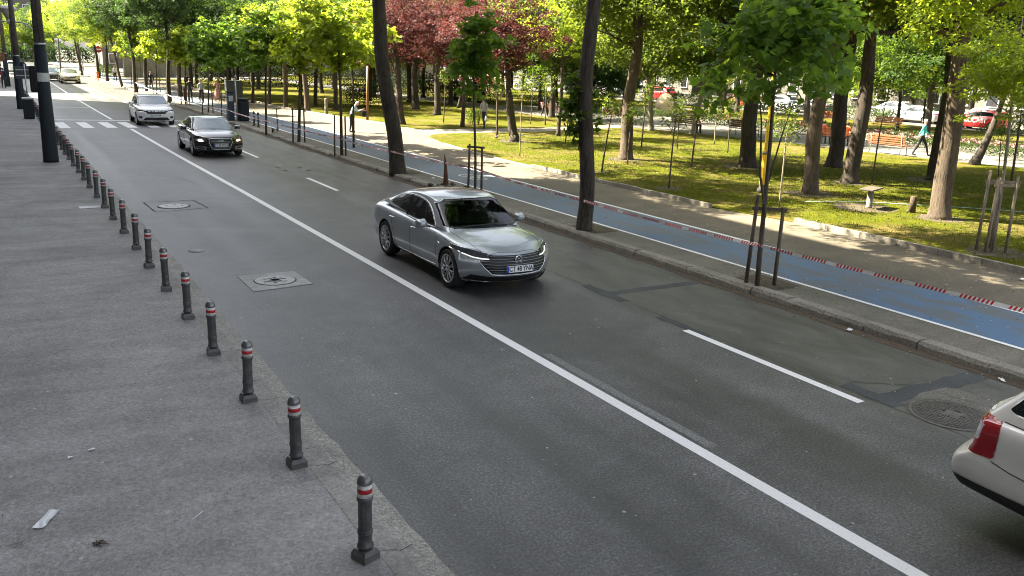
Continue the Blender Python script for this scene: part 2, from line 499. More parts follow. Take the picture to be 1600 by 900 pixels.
def text_mesh(body, size, depth=.002, bold=0, sx=1.0, spacing=1.0):
    c = bpy.data.curves.new('lettering', 'FONT')
    c.body = body; c.size = size; c.extrude = depth; c.align_x = 'CENTER'; c.align_y = 'CENTER'
    c.offset = bold; c.space_character = spacing
    o = bpy.data.objects.new('lettering', c)
    COL.objects.link(o)
    dg = bpy.context.evaluated_depsgraph_get()
    me = bpy.data.meshes.new_from_object(o.evaluated_get(dg))
    bpy.data.objects.remove(o)
    bpy.data.curves.remove(c)
    for v in me.vertices: v.co.x *= sx
    return me

def weathered(name, c, rough, bands=False):
    m, nt, b = newmat(name)
    v = tc(nt)
    oi = nt.nodes.new('ShaderNodeObjectInfo')
    ad = nt.nodes.new('ShaderNodeVectorMath'); ad.operation = 'ADD'
    cb = nt.nodes.new('ShaderNodeCombineXYZ')
    nt.links.new(mth(nt, 'MULTIPLY', oi.outputs['Random'], 37), cb.inputs[0]); nt.links.new(v, ad.inputs[0]); nt.links.new(cb.outputs[0], ad.inputs[1])
    vv = ad.outputs[0]
    a = noise(nt, vv, 14, 5, .7); d = noise(nt, vv, 45, 4, .7)
    col = ramp(nt, a, [(.3, [x*.6 for x in c]), (.7, [min(.8, x*1.45) for x in c])])
    col = mix(nt, ramp(nt, d, [(.64, 0.0), (.70, .7)]), col, (.16, .155, .14) if not bands else (.12, .11, .10))
    sp = nt.nodes.new('ShaderNodeSeparateXYZ'); nt.links.new(v, sp.inputs[0])
    if not bands:
        dirt = mth(nt, 'MULTIPLY', mth(nt, 'SUBTRACT', .16, sp.outputs[2]), 5, clamp=True)
        col = mix(nt, mth(nt, 'MULTIPLY', dirt, a), col, (.15, .14, .12))
    nt.links.new(col, b.inputs['Base Color'])
    nt.links.new(ramp(nt, a, [(.3, rough), (.7, rough+.2)]), b.inputs['Roughness'])
    return m
M['boll'] = weathered('bollard_paint_scuffed', (.062, .064, .061), .36)
M['refl_w'] = weathered('reflective_white_dirty', (.55, .54, .51), .4, True)
M['refl_r'] = weathered('reflective_red_dirty', (.42, .014, .022), .4, True)
M['joint'] = simple('surface_joint', (.050, .047, .040), .95, 0, .3, 9)

def see_glass():
    m, nt, b = newmat('car_glass_see_through')
    b.inputs['Base Color'].default_value = (.006, .009, .009, 1); b.inputs['Roughness'].default_value = .03
    tr = nt.nodes.new('ShaderNodeBsdfTransparent'); tr.inputs['Color'].default_value = (.55, .62, .58, 1)
    gl = nt.nodes.new('ShaderNodeBsdfGlossy'); gl.inputs['Roughness'].default_value = .03
    fr = nt.nodes.new('ShaderNodeFresnel'); fr.inputs['IOR'].default_value = 1.6
    ms = nt.nodes.new('ShaderNodeMixShader'); nt.links.new(fr.outputs[0], ms.inputs[0])
    nt.links.new(tr.outputs[0], ms.inputs[1]); nt.links.new(gl.outputs[0], ms.inputs[2])
    nt.links.new(ms.outputs[0], nt.nodes['Material Output'].inputs['Surface'])
    return m
M['glass_see'] = see_glass()
M['cabin_grey'] = simple('cabin_fabric_grey', (.055, .055, .058), .8, 0, .2)
# ============================================================ SETTING
def struct(name, mb, mats): return tag(mb.build(name, mats), kind='structure')
rnd = random.Random(5)
def strip(mb, pts_l, pts_r, z, mi=0):
    for i in range(len(pts_l)-1):
        a, b, c, d = pts_l[i], pts_r[i], pts_r[i+1], pts_l[i+1]
        mb.add([(a[0], a[1], z), (b[0], b[1], z), (c[0], c[1], z), (d[0], d[1], z)], [(0, 1, 2, 3)], mi)

mb = MB(); mb.sheet([(-400, -300), (500, -300), (500, 700), (-400, 700)], -.03); struct('ground', mb, M['ground'])
mb = MB(); mb.box(2.3, 11.56, -40, 260, -.25, 0); struct('road', mb, M['asphalt'])
mb = MB(); mb.box(-1.2, 2.52, -40, 260, -.2, .08); struct('pavement_near', mb, M['pave_near'])
mb = MB()
_y = -20.0
while _y < 80:
    _l = rnd.uniform(1.6, 2.1); _a = rnd.uniform(-.015, .015)
    mb.sheet([(2.30+_a, _y+.01), (2.50, _y+.01), (2.50, _y+_l-.01), (2.30+_a, _y+_l-.01)], .0835); _y += _l
struct('kerb_near', mb, M['kerb_near'])
# far pavement with tree pits left to soil patches on top
mb = MB(); mb.box(11.62, 21.0, -40, 260, -.2, .12); struct('pavement_far', mb, M['pave_far'])
mb = MB(); mb.sheet([(14.60, -40), (21.0, -40), (21.0, 262), (14.60, 262)], .1235); struct('walkway', mb, M['walk'])
# worn pebbly gutter / flush kerb of the near side
mb = MB()
ys = [-40+0.22*i for i in range(int(300/.22))]
L = []
for y in ys:
    o1 = .03*rnd.random()+.012*math.sin(y*.9); o2 = .05*rnd.random()+.02*math.sin(y*.37+1)
    L.append((2.45+o2*.5, y, .079, 2.52+o1*.3, .072, 2.60+o1, .045, 2.74+o2, .004))
vs = []; fs = []
for a in L: vs += [(a[0], a[1], a[2]), (a[3], a[1], a[4]), (a[5], a[1], a[6]), (a[7], a[1], a[8])]
for i in range(len(L)-1):
    for k in range(3): fs.append((4*i+k, 4*i+k+1, 4*i+5+k, 4*i+4+k))
mb.add([(v[0], v[1], v[2]+.004) for v in vs], fs, 0, False)
struct('gutter_near', mb, M['gutter'])
# far kerb: worn stone blocks
mb = MB()
y = -30.0
while y < 200:
    l = rnd.uniform(.75, 1.1) if y < 80 else 2.2
    j = rnd.uniform(-.02, .02); h = .135+rnd.uniform(-.022, .012)
    if 17.8 < y < 22.5 : h -= .05; j += rnd.uniform(-.05, .03)
    x0 = 11.36+j; x1 = 11.62
    seg = 4 if y < 45 else 1
    pr = []
    for q in range(seg+1):
        yy = y+.008+(l-.016)*q/seg
        a, b_, c = rnd.uniform(-.014, .014), rnd.uniform(-.016, .010), rnd.uniform(-.012, .012)
        pr.append([(x0+a, yy, -.05), (x0+.01+a, yy, h*.62+c), (x0+.055+c, yy, h+b_*.6), (x0+.13, yy, h+b_), (x1+.02, yy, .128)])
    vs = [p for s_ in pr for p in s_]
    fs = [(5*q+k, 5*q+k+1, 5*q+6+k, 5*q+5+k) for q in range(seg) for k in range(4)]
    fs += [tuple(range(5)), tuple(5*seg+k for k in range(5))[::-1]]
    mb.add(vs, fs)
    y += l
struct('kerb_far', mb, M['kerb'])
# dirt along the far kerb foot
mb = MB()
L1_ = []; L2_ = []
for i in range(240):
    y = -25+i*.6
    L1_.append((11.37, y)); L2_.append((11.20-.10*rnd.random(), y))
strip(mb, L2_, L1_, .005)
struct('gutter_far', mb, M['soil'])

# cycle lane
mb = MB(); mb.sheet([(12.52, -40), (14.42, -40), (14.42, 230), (12.52, 230)], .124); struct('cycle_lane', mb, M['blue'])
mb = MB(); mb.sheet([(12.44, -40), (12.53, -40), (12.53, 230), (12.44, 230)], .128); mb.sheet([(14.42, -40), (14.53, -40), (14.53, 230), (14.42, 230)], .128); struct('cycle_lane_edge_lines', mb, M['line_worn'])
# pale bicycle emblem on the lane
mb = MB()
for dy in (0, .62):
    mb.lathe([(.25, .1335), (.29, .1335)], 20, 0, c=(13.5, 24.9+dy*1.3, 0), cap=False)
mb.tube([(13.5, 24.9, .132), (13.75, 25.3, .132), (13.5, 25.7, .132), (13.35, 25.25, .132), (13.75, 25.3, .132)], .03, 4, flat=.1)
struct('cycle_lane_emblem', mb, M['line_worn'])

# lawn: one sheet with gaps for the paths, slightly raised
LAWN_Z = .15
def poly_lawn(name, pts):
    mb = MB(); n = len(pts)
    mb.prism(pts, -.1, LAWN_Z)
    return struct(name, mb, M['grass'])
poly_lawn('lawn_near', [(17.45, -40), (17.5, 15.0), (17.3, 16.4), (17.05, 17.6), (17.0, 27), (17.15, 31), (17.6, 35.5), (18.5, 39.4), (19.6, 40.6), (25.9, 40.9), (33.8, 43.2), (35.2, 38.6), (36.3, 33), (36.9, 27), (38.2, 21), (39.2, 8), (39.5, -40)])
poly_lawn('lawn_middle', [(19.9, 43.4), (27.6, 43.6), (33.7, 45.4), (33.5, 60), (33.5, 120), (17.6, 120), (17.6, 62), (18.5, 52), (19.4, 46)])
poly_lawn('lawn_far', [(37.5, 66), (60.5, 62), (60.5, 150), (37.5, 150)])
poly_lawn('lawn_beyond', [(52.5, -40), (60.5, -40), (60.5, 60), (50.5, 61)])
mb = MB(); mb.box(19.5, 62, -60, 150, -.2, .128); struct('park_path', mb, M['path'])
mb = MB(); mb.box(62, 74, -60, 170, -.2, .05); struct('far_street', mb, M['pave_far'])
mb = MB(); mb.box(74, 130, -60, 200, -.2, .16); struct('far_pavement', mb, M['pave_far'])
# raised concrete kerb along the lawn
mb = MB()
def lawn_kerb(pts, h=.27, w=.13):
    for i in range(len(pts)-1):
        a = Vector(pts[i]); b = Vector(pts[i+1]); n = max(1, int((b-a).length/1.0))
        d = (b-a)/n; nrm = Vector((d.y, -d.x)).normalized()*w
        for k in range(n):
            p = a+d*(k+.008); q = a+d*(k+.992); hh = h+rnd.uniform(-.012, .008)
            vs = [(p.x, p.y, .1), (q.x, q.y, .1), (q.x+nrm.x, q.y+nrm.y, .1), (p.x+nrm.x, p.y+nrm.y, .1)]
            vs += [(x+ (0.012 if j in (0,1) else -.012)*(1 if nrm.x > 0 else 1), y_, hh) for j, (x, y_, z) in enumerate(vs)]
            mb.add(vs, [(0, 1, 2, 3), (4, 7, 6, 5), (0, 4, 5, 1), (1, 5, 6, 2), (2, 6, 7, 3), (3, 7, 4, 0)])
lawn_kerb([(17.33, -20), (17.38, 15.2)]); lawn_kerb([(16.92, 17.8), (16.88, 27.2)], .245)
lawn_kerb([(16.88, 27.2), (17.05, 31.2), (17.5, 35.8)], .165)
lawn_kerb([(19.3, 46), (18.4, 52), (17.5, 62), (17.5, 110)], .22)
struct('lawn_kerb', mb, M['kerb_lawn'])

# road markings
def mark(poly, z=.004, mi=0): MK.sheet(poly, z, mi)
MK = MB()
def lane(x, y0, y1, w=.15): mark([(x-w/2, y0), (x+w/2, y0), (x+w/2, y1), (x-w/2, y1)])
# solid centre line, a touch bowed as on the road
cl = [(6.10, -20), (6.07, 3.6), (6.07, 9), (6.07, 15), (6.02, 25), (5.93, 35), (5.90, 46.7)]
strip(MK, [(x-.078, y) for x, y in cl], [(x+.078, y) for x, y in cl], .004)
cl = [(5.74, 52.9), (5.70, 62), (5.67, 73), (5.76, 90), (5.85, 104), (5.9, 160)]
strip(MK, [(x-.075, y) for x, y in cl], [(x+.075, y) for x, y in cl], .004)
lane(8.83, 6.35, 9.55, .13); lane(8.62, 24.6, 27.5, .12); lane(8.6, 33.4, 36.4, .12)
lane(8.75, -1.5, 2.3, .13)
for yy in (56, 62, 68, 74, 80): lane(8.5, yy, yy+3, .12)
mark([(2.95, 52.6), (11.3, 51.1), (11.3, 51.4), (2.95, 52.95)])      # stop line
mark([(3.1, 63.5), (5.6, 63.4), (5.6, 63.65), (3.1, 63.75)])
struct('road_markings', MK, M['line'])
MK = MB()
for x in (2.55, 3.58, 4.62, 5.55, 6.62, 7.62, 8.75, 9.8):
    mark([(x+.30, 47.4), (x+.78, 47.4), (x+.78-.1, 51.0), (x+.30-.1, 51.0)], .0045)
struct('zebra_crossing', MK, M['line'])
MK = MB()
strip(MK, [(6.20, 6.2), (6.21, 9.5)], [(6.34, 6.2), (6.34, 9.5)], .0035)
for a in ([(8.42, 29.3), (9.28, 29.1), (9.27, 29.3), (8.43, 29.5)], [(8.43, 30.3), (9.25, 30.05), (9.24, 30.22), (8.43, 30.48)], [(8.42, 29.3), (8.54, 29.3), (8.54, 30.46), (8.43, 30.48)], [(9.15, 29.15), (9.27, 29.1), (9.25, 30.2), (9.14, 30.2)]): mark(a, .0036)
mw, nt_, b_ = newmat('road_paint_ghost')
_v = tc(nt_); _g = noise(nt_, _v, 60, 4, .75)
nt_.links.new(ramp(nt_, _g, [(.42, (.07, .07, .068)), (.62, (.26, .26, .25))]), b_.inputs['Base Color']); b_.inputs['Roughness'].default_value = .8
struct('worn_out_markings', MK, mw)
MK = MB()
def rough_poly(x0, x1, y0, y1, z, jj=.03, seg=.16):
    pts = []
    n = max(2, int((x1-x0)/seg)); k = max(2, int((y1-y0)/seg))
    for i in range(n): pts.append((x0+(x1-x0)*i/n, y0+rnd.uniform(-jj, jj)))
    for i in range(k): pts.append((x1+rnd.uniform(-jj, jj), y0+(y1-y0)*i/k))
    for i in range(n): pts.append((x1-(x1-x0)*i/n, y1+rnd.uniform(-jj, jj)))
    for i in range(k): pts.append((x0+rnd.uniform(-jj, jj), y1-(y1-y0)*i/k))
    MK.sheet(pts, z)
rough_poly(8.88, 9.10, 11.25, 12.45, .0036); rough_poly(9.10, 11.05, 11.68, 11.90, .0032)
rough_poly(8.84, 9.0, 9.15, 10.3, .0034)
rough_poly(9.05, 9.28, 6.05, 6.85, .0036); rough_poly(9.28, 11.15, 6.15, 6.45, .0032)
struct('blackout_patches', MK, M['patch_dark'])
# tar and cracks
MK = MB()
def crack(pts, w=.012, z=.0042, base=0):
    prev = None
    for i in range(len(pts)-1):
        a = Vector(pts[i]); b = Vector(pts[i+1]); n = max(2, int((b-a).length/.12)); nr = Vector((b.y-a.y, a.x-b.x)).normalized()
        for k in range(n):
            p = a.lerp(b, k/n)+nr*(rnd.uniform(-.014, .014)); q = a.lerp(b, (k+1)/n)+nr*rnd.uniform(-.014, .014)
            if prev is not None and k: p = prev
            ww = w*rnd.uniform(.35, 1)
            MK.add([(p.x-nr.x*ww/2, p.y-nr.y*ww/2, base+z), (p.x+nr.x*ww/2, p.y+nr.y*ww/2, base+z), (q.x+nr.x*ww/2, q.y+nr.y*ww/2, base+z), (q.x-nr.x*ww/2, q.y-nr.y*ww/2, base+z)], [(0, 1, 2, 3)])
            prev = q
crack([(8.98, 14.5), (9.0, 12.6), (9.02, 8.5), (9.05, 4)], .014)
crack([(9.3, 6.9), (9.9, 6.5), (10.3, 5.2), (10.2, 4.2)], .022)
crack([(3.26, 22.6), (3.22, 24.1), (4.45, 24.1), (4.55, 22.8), (3.3, 22.55)], .05)
crack([(3.6, 30), (4.9, 28.6), (5.2, 26.5)], .012)
for y0, x0 in ((7.6, 2.28), (9.45, 2.25), (11.3, 2.28), (5.9, 2.3), (13, 2.28)):
    crack([(x0+.02, y0-.1), (x0+.17, y0-.16), (x0+.30, y0-.12)], .013, .0045, .080)
crack([(1.3, 48.0), (1.0, 48.2), (.7, 48.4)], .12, .0042, .08)
crack([(1.5, 23.4), (2.35, 23.45)], .035, .0045, .08)
struct('surface_cracks', MK, M['joint'])
MK = MB()
for _ in range(420):
    x = rnd.uniform(-.3, 2.25); y = rnd.uniform(5.5, 30)
    r_ = rnd.uniform(.003, .010) if rnd.random() < .8 else rnd.uniform(.01, .02)
    MK.sheet([(x+r_*rnd.uniform(.6, 1.3)*math.cos(a*.9), y+r_*1.2*math.sin(a*.9)) for a in range(7)], .0842)
for _ in range(480):
    x = rnd.uniform(2.8, 11.2); y = rnd.uniform(3.0, 28); r_ = rnd.uniform(.003, .010) if rnd.random() < .85 else rnd.uniform(.01, .018)
    MK.sheet([(x+r_*rnd.uniform(.6, 1.3)*math.cos(a*.9), y+r_*1.2*math.sin(a*.9)) for a in range(7)], .0050)
for _ in range(220):
    x = rnd.uniform(11.7, 16.8); y = rnd.uniform(7, 30); r_ = rnd.uniform(.006, .022)
    MK.sheet([(x+r_*rnd.uniform(.6, 1.3)*math.cos(a*.9), y+r_*1.2*math.sin(a*.9)) for a in range(7)], .1325)
_gum = tag(MK.build('chewing_gum_spots', simple('gum_pale', (.40, .39, .36), .8, 0, .1)), 'tiny pale chewing gum spots flattened all over the pavements and road', 'gum spots', None, 'stuff')
# park soil rings round tree feet
mb = MB()
def soil(x, y, r_, z=.154, n=14):
    mb.sheet([(x+r_*rnd.uniform(.75, 1.15)*math.cos(2*math.pi*i/n), y+r_*rnd.uniform(.75, 1.15)*math.sin(2*math.pi*i/n)) for i in range(n)], z)
for x, y, r_ in ((22.03, 18.75, .8), (21.87, 14.17, .7), (22.14, 28.35, .8), (25.48, 24.9, .9), (18.24, 21.05, .45), (18.9, 10.8, .75), (21.46, 36.07, .9), (25.7, 20.2, .7), (18.6, 25.15, .3), (21.4, 16.1, .9), (29.5, 19.8, .8)): soil(x, y, r_)
for x, y in ((11.95, 10.9), (12.0, 16.4), (11.95, 22.2), (11.95, 27.1)):
    mb.sheet([(x-.32, y-.5), (x+.38, y-.48), (x+.36, y+.55), (x-.3, y+.5)], .126)
tag(mb.build('bare_soil', M['soil']), kind='structure')

# ------------------------------------------------------------ covers, plates and litter
def thing(name, mb, mats, label, cat, loc=(0, 0, 0), rz=0, group=None):
    o = mb.build(name, mats); o.location = loc; o.rotation_euler = (0, 0, rz)
    return tag(o, label, cat, group)
# round cover in square concrete patch
t = empty('manhole_cover', (4.04, 14.87, 0), 0, 'round worn manhole cover set in a pale square concrete patch in the near lane', 'manhole cover')
mb = MB(); mb.prism([(-.53, -.6), (.53, -.47), (.50, .55), (-.52, .55)], .002, .010); mb.build('concrete_surround', M['concrete'], t)
mb = MB(); mb.lathe([(.368, .0105), (.368, .0115), (.352, .0115)], 40, 0, cap=False); mb.build('frame_gap', M['crack'], t)
mb = MB(); mb.lathe([(.352, .011), (.352, .017), (.34, .019), (.325, .016), (0.0001, .017)], 40)
for k in range(6):
    a = k*math.pi/3+.3; mb.lathe([(.035, .017), (.033, .024), (.0001, .024)], 8, 0, c=(.19*math.cos(a), .19*math.sin(a), 0))
mb.lathe([(.11, .017), (.11, .021), (.08, .021), (.08, .017)], 20)
mb.build('lid', M['iron_pale'], t)
for k in range(4):
    mb = MB(); a = k*math.pi/2+.5; mb.box(-.03, .03, -.012, .012, .0225, .0255, 0, Matrix.Translation((.10*math.cos(a)*1.3, .10*math.sin(a)*1.3, 0))); mb.build('lifting_hole', M['crack'], t)
# second: cover with cut asphalt outline
t = empty('manhole_cover', (3.82, 23.3, 0), 0, 'pale worn manhole lid inside a cracked asphalt outline, farther up the near lane', 'manhole cover')
mb = MB(); mb.lathe([(.38, .003), (.38, .008), (.30, .010), (.0001, .009)], 32)
for k in range(5):
    a = k*1.257; mb.lathe([(.03, .009), (.028, .016), (.0001, .016)], 8, 0, c=(.2*math.cos(a), .2*math.sin(a), 0))
mb.build('lid', M['iron_pale'], t)
mb = MB(); mb.lathe([(.40, .003), (.40, .006), (.385, .006), (.385, .003)], 32, cap=False); mb.build('ring', M['crack'], t)
# iron drain cover by the kerb
t = empty('manhole_cover', (9.52, 5.6, 0), .1, 'dark round cast iron cover with ribbed pattern and four holes in the parking strip', 'manhole cover')
mb = MB(); mb.lathe([(.50, .002), (.50, .008), (.45, .010), (.45, .006)], 40, cap=False); mb.build('frame', M['iron'], t)
mb = MB(); mb.lathe([(.44, .006), (.44, .012), (.0001, .012)], 40)
for i in range(-10, 11):
    for j in range(-10, 11):
        x = i*.042; y = j*.042
        if x*x+y*y < .40**2 and (abs(i) > 2 or abs(j) > 2): mb.box(x-.015, x+.015, y-.008 if (i+j) % 2 else y-.015, y+.008 if (i+j) % 2 else y+.015, .0115, .0185)
mb.build('lid', M['iron'], t)
for x, y in ((-.12, 0), (.12, 0), (0, .12), (0, -.12)):
    mb = MB(); mb.lathe([(.030, .0125), (.030, .0145), (.0001, .0145)], 10, 0, c=(x, y, 0)); mb.build('lifting_hole', M['crack'], t)
mb = MB(); mb.prism([(-.62, -.2), (-.5, -.55), (-.1, -.66), (.5, -.62), (.75, -.1), (.62, .55), (.1, .62), (-.4, .5)], .001, .0035)
thing('concrete_patch', mb, M['mortar'], 'rough beige mortar patch around the ribbed iron cover by the kerb', 'road patch', (9.75, 5.6, 0), .1)
mb = MB(); mb.lathe([(.16, .002), (.16, .007), (.0001, .007)], 20); thing('valve_cover', mb, M['concrete'], 'small pale round valve cap lying flat in the near lane', 'valve cover', (3.29, 17.8, 0))
mb = MB(); mb.prism([(-.29, -.15), (.29, -.13), (.29, .20), (-.29, .18)], .001, .010); thing('utility_plate', mb, M['iron_pale'], 'pale rectangular steel plate in the pavement beside the bollards', 'utility plate', (1.93, 23.25, .08))
mb = MB(); mb.prism([(-.35, -.3), (.35, -.3), (.35, .3), (-.35, .3)], .001, .010); thing('utility_plate', mb, M['concrete'], 'pale square plate far along the pavement behind the dark pole', 'utility plate', (1.06, 48.0, .08))
# litter
def crumple(sx, sy, h, seed, nx=5, ny=3):
    r2 = random.Random(seed); vs = []; fs = []
    for i in range(nx+1):
        for j in range(ny+1):
            vs.append((sx*(i/nx-.5), sy*(j/ny-.5)+r2.uniform(-.1, .1)*sy/ny, .004+h*r2.random()))
    for i in range(nx):
        for j in range(ny):
            a = i*(ny+1)+j; fs.append((a, a+ny+1, a+ny+2, a+1))
    m_ = MB(); m_.add(vs, fs); return m_
thing('paper_scrap', crumple(.30, .085, .014, 1), M['paper'], 'long white paper slip lying on the grey pavement at the lower left', 'litter', (.07, 7.5, .082), R(62))
thing('paper_scrap', crumple(.05, .04, .02, 2, 3, 3), M['paper'], 'small crumpled white scrap on the pavement above the long paper slip', 'litter', (.34, 8.65, .082), .5)
thing('paper_scrap', crumple(.07, .03, .015, 3, 3, 2), M['paper'], 'tiny torn white scrap right of the crumpled one on the pavement', 'litter', (.53, 8.75, .082), .2)
thing('paper_scrap', crumple(.12, .06, .02, 4, 4, 3), M['paper'], 'flattened white cup scrap lying in the gutter by the far kerb near the corner', 'litter', (11.24, 6.03, .007), .8)
thing('paper_scrap', crumple(.13, .07, .02, 5, 4, 3), M['paper'], 'white paper scrap in the gutter in front of the far kerb', 'litter', (11.2, 8.45, .007), .3)
thing('paper_scrap', crumple(.12, .10, .04, 6, 4, 3), M['paper'], 'white crumpled tissue on the far walkway beside the lawn kerb', 'litter', (16.85, 9.0, .124), .3)
thing('paper_scrap', crumple(.12, .10, .04, 7, 4, 3), M['paper'], 'white scrap on the pavement near the rusty edge-on sign', 'litter', (12.1, 25.4, .124), .9)
mb = MB()
for k in range(7):
    a = k*.9; mb.tube([(0, 0, .004), (.03*math.cos(a), .03*math.sin(a), .02), (.06*math.cos(a)+.02*k*.3, .05*math.sin(a), .008)], .006, 5)
thing('dry_leaf_clump', mb, simple('dry_leaf_brown', (.075, .060, .042), .9, 0, .3, 20), 'small curled brown dry leaf clump on the pavement below the paper slip', 'dry leaf', (.40, 6.9, .082))
mb = MB(); mb.tube([(0, 0, .006), (.06, .05, .010), (.11, .11, .006)], .004, 5); thing('drinking_straw', mb, M['paper'], 'thin white straw on the pavement between paper slip and nearest bollard', 'litter', (1.12, 6.95, .082))

# grit, leaf crumbs and small stones
MK = MB(); rg_ = random.Random(77)
def grit(x, y, z, s_):
    a = rg_.uniform(0, 6.28); h = s_*rg_.uniform(.3, .9)
    p = [(x+s_*math.cos(a+q*2.1)*rg_.uniform(.6, 1.2), y+s_*math.sin(a+q*2.1)*rg_.uniform(.6, 1.2), z) for q in range(3)]
    MK.add(p+[(x, y, z+h)], [(0, 1, 3), (1, 2, 3), (2, 0, 3)], 0 if rg_.random() < .55 else 1)
for _ in range(900): grit(2.62+rg_.gauss(0, .10), rg_.uniform(4, 30), .055 if True else 0, rg_.uniform(.004, .012))
for _ in range(500): grit(11.25-abs(rg_.gauss(0, .16)), rg_.uniform(4, 40), .004, rg_.uniform(.006, .020))
for _ in range(420): grit(rg_.uniform(-.3, 2.4), rg_.uniform(5.2, 22), .0835, rg_.uniform(.003, .009))
for _ in range(350): grit(rg_.uniform(2.9, 11), rg_.uniform(3, 24), .004, rg_.uniform(.003, .009))
for _ in range(500): grit(rg_.uniform(11.7, 17.2), rg_.uniform(6, 40), .13, rg_.uniform(.006, .022))
tag(MK.build('grit', [simple('grit_pale', (.30, .28, .24), .9, 0, .3, 30), simple('grit_dark', (.05, .042, .032), .9, 0, .3, 30)]), 'fine grit, leaf crumbs and small stones scattered on the road and pavements', 'grit', kind='stuff')
# ============================================================ STREET FURNITURE
BG = 'charcoal bollards along the near kerb'
def make_bollard():
    t = empty('bollard')
    mb = MB()
    # square plinth with chamfered top
    def ring(s, z): return [(-s, -s, z), (s, -s, z), (s, s, z), (-s, s, z)]
    rs = [ring(.079, 0), ring(.079, .055), ring(.062, .09)]
    vs = [p for r_ in rs for p in r_]
    mb.add(vs, [(4*i+k, 4*i+(k+1) % 4, 4*i+4+(k+1) % 4, 4*i+4+k) for i in range(2) for k in range(4)]+[(8, 9, 10, 11), (3, 2, 1, 0)])
    mb.build('plinth', M['boll'], t)
    mb = MB()
    prof = [(.058, .10), (.066, .115), (.066, .125), (.056, .135), (.0545, .215), (.060, .222), (.060, .232), (.0545, .237), (.060, .245), (.060, .252), (.0545, .258)]
    mb.lathe(prof, 24)
    mb.lathe([(.0545, .258), (.0545, .50)], 12, 0, smooth=False)
    mb.lathe([(.0545, .50), (.063, .508), (.065, .518), (.063, .528), (.056, .534), (.054, .655)], 24)
    mb.build('shaft', M['boll'], t)
    mb = MB(); mb.lathe([(.0548, .536), (.0568, .537), (.0568, .640), (.0548, .641)], 24); mb.build('white_band', M['refl_w'], t)
    mb = MB(); mb.lathe([(.0572, .570), (.0582, .571), (.0582, .607), (.0572, .608)], 24); mb.build('red_band', M['refl_r'], t)
    mb = MB(); mb.lathe([(.055, .642), (.0610, .645), (.0625, .652), (.060, .660), (.059, .668), (.052, .690), (.036, .708), (.016, .716), (.0001, .7175)], 24); mb.build('cap', M['boll_cap'], t)
    return t
B0 = make_bollard()
bl_y = [5.76, 7.56, 9.37, 11.14, 12.88, 14.6, 16.35, 18.0, 19.72, 21.42, 23.1, 24.8, 26.6, 28.25, 29.95, 31.7, 33.5, 35.15, 36.85]
while bl_y[-1] < 88: bl_y.append(bl_y[-1]+1.72)
names = ['nearest and largest bollard, closest to the bottom edge of the photo', 'second bollard from the bottom of the row', 'third bollard from the bottom, its base chipped against the cracked kerb', 'fourth bollard counting up from the bottom of the row', 'fifth bollard from the bottom of the row along the gutter', 'sixth bollard, level with the concrete square of the near round cover', 'seventh bollard, just past the concrete square patch in the road', 'eighth bollard from the bottom of the row', 'ninth bollard from the bottom of the row', 'tenth bollard, just below the steel plate in the pavement', 'eleventh bollard, right beside the steel plate in the pavement', 'twelfth bollard, first one beyond the steel plate in the pavement']
ords = 'thirteenth fourteenth fifteenth sixteenth seventeenth eighteenth nineteenth'.split()
for i, y in enumerate(bl_y):
    o = B0 if i == 0 else dup_tree(B0)
    o.location = (2.20+rnd.uniform(-.012, .012), y, .08)
    o.rotation_euler = (rnd.uniform(-.018, .018), rnd.uniform(-.024, .024), rnd.uniform(-.10, .10)+(.38 if i == 0 else 0))
    if i < 12: lab = names[i]
    elif i < 19: lab = 'charcoal banded bollard, '+ords[i-12]+' counting from the bottom, near the foot of the dark pole'
    else: lab = 'tiny distant charcoal bollard in the dense far row behind the dark poles'
    tag(o, lab, 'bollard', BG)

# the three tall poles: grey concrete above, dark wrap below
def street_pole(x, y, h_wrap, top, label, extra=None):
    t = empty('street_pole', (x, y, .08), 0, label, 'pole', 'dark wrapped poles along the near pavement')
    t.rotation_euler = (0, 0, 0)
    mb = MB(); mb.lathe([(.240, 0), (.236, .1), (.150+.02, h_wrap)], 24); mb.build('lower_wrap', M['pole_dark'], t)
    mb = MB(); mb.lathe([(.158, h_wrap-.02), (.11, top)], 24); mb.build('shaft', M['pole_grey'], t)
    mb = MB(); mb.lathe([(.174, h_wrap-.06), (.182, h_wrap-.055), (.182, h_wrap+.0), (.165, h_wrap+.012)], 24); mb.build('collar', M['steel'], t)
    return t
pA = street_pole(1.62, 32.97, 3.83, 8.6, 'nearest thick pole, dark blue wrap below and grey concrete above, with pale notice')
mb = MB()
n = 8
for i in range(n):
    a0 = R(-150)+R(150)*i/n; a1 = R(-150)+R(150)*(i+1)/n
    r_ = .194
    mb.add([(r_*math.cos(a0), r_*math.sin(a0), 2.62), (r_*math.cos(a1), r_*math.sin(a1), 2.62), (r_*math.cos(a1), r_*math.sin(a1), 2.90), (r_*math.cos(a0), r_*math.sin(a0), 2.90)], [(0, 1, 2, 3)], 0, True)
mb.build('notice', M['pale_plastic'], pA)
mb = MB(); mb.tube([(.02, -.13, 8), (.03, -.165, 5.6), (-.03, -.17, 4.6), (.01, -.19, 3.85)], .010, 6); mb.build('cable', M['black'], pA)
pB = street_pole(1.69, 60.6, 3.1, 9.5, 'second dark wrapped pole, thinner with distance, behind the grey bin')
mb = MB(); mb.sphere((.28, 0, 2.45), (.22, .2, .3)); mb.build('signal_box', M['pole_dark'], pB)
pC = street_pole(1.66, 91.8, 2.9, 9.5, 'third dark pole, farthest, at the left edge of the photo')
mb = MB(); mb.box(-.32, .02, -.2, .2, 2.2, 2.9, bev=.04); mb.build('signal_box', M['rust'], pC)
street_pole(1.4, 122, 2.9, 9.5, 'most distant dark pole of the row, at the left edge behind the cars')
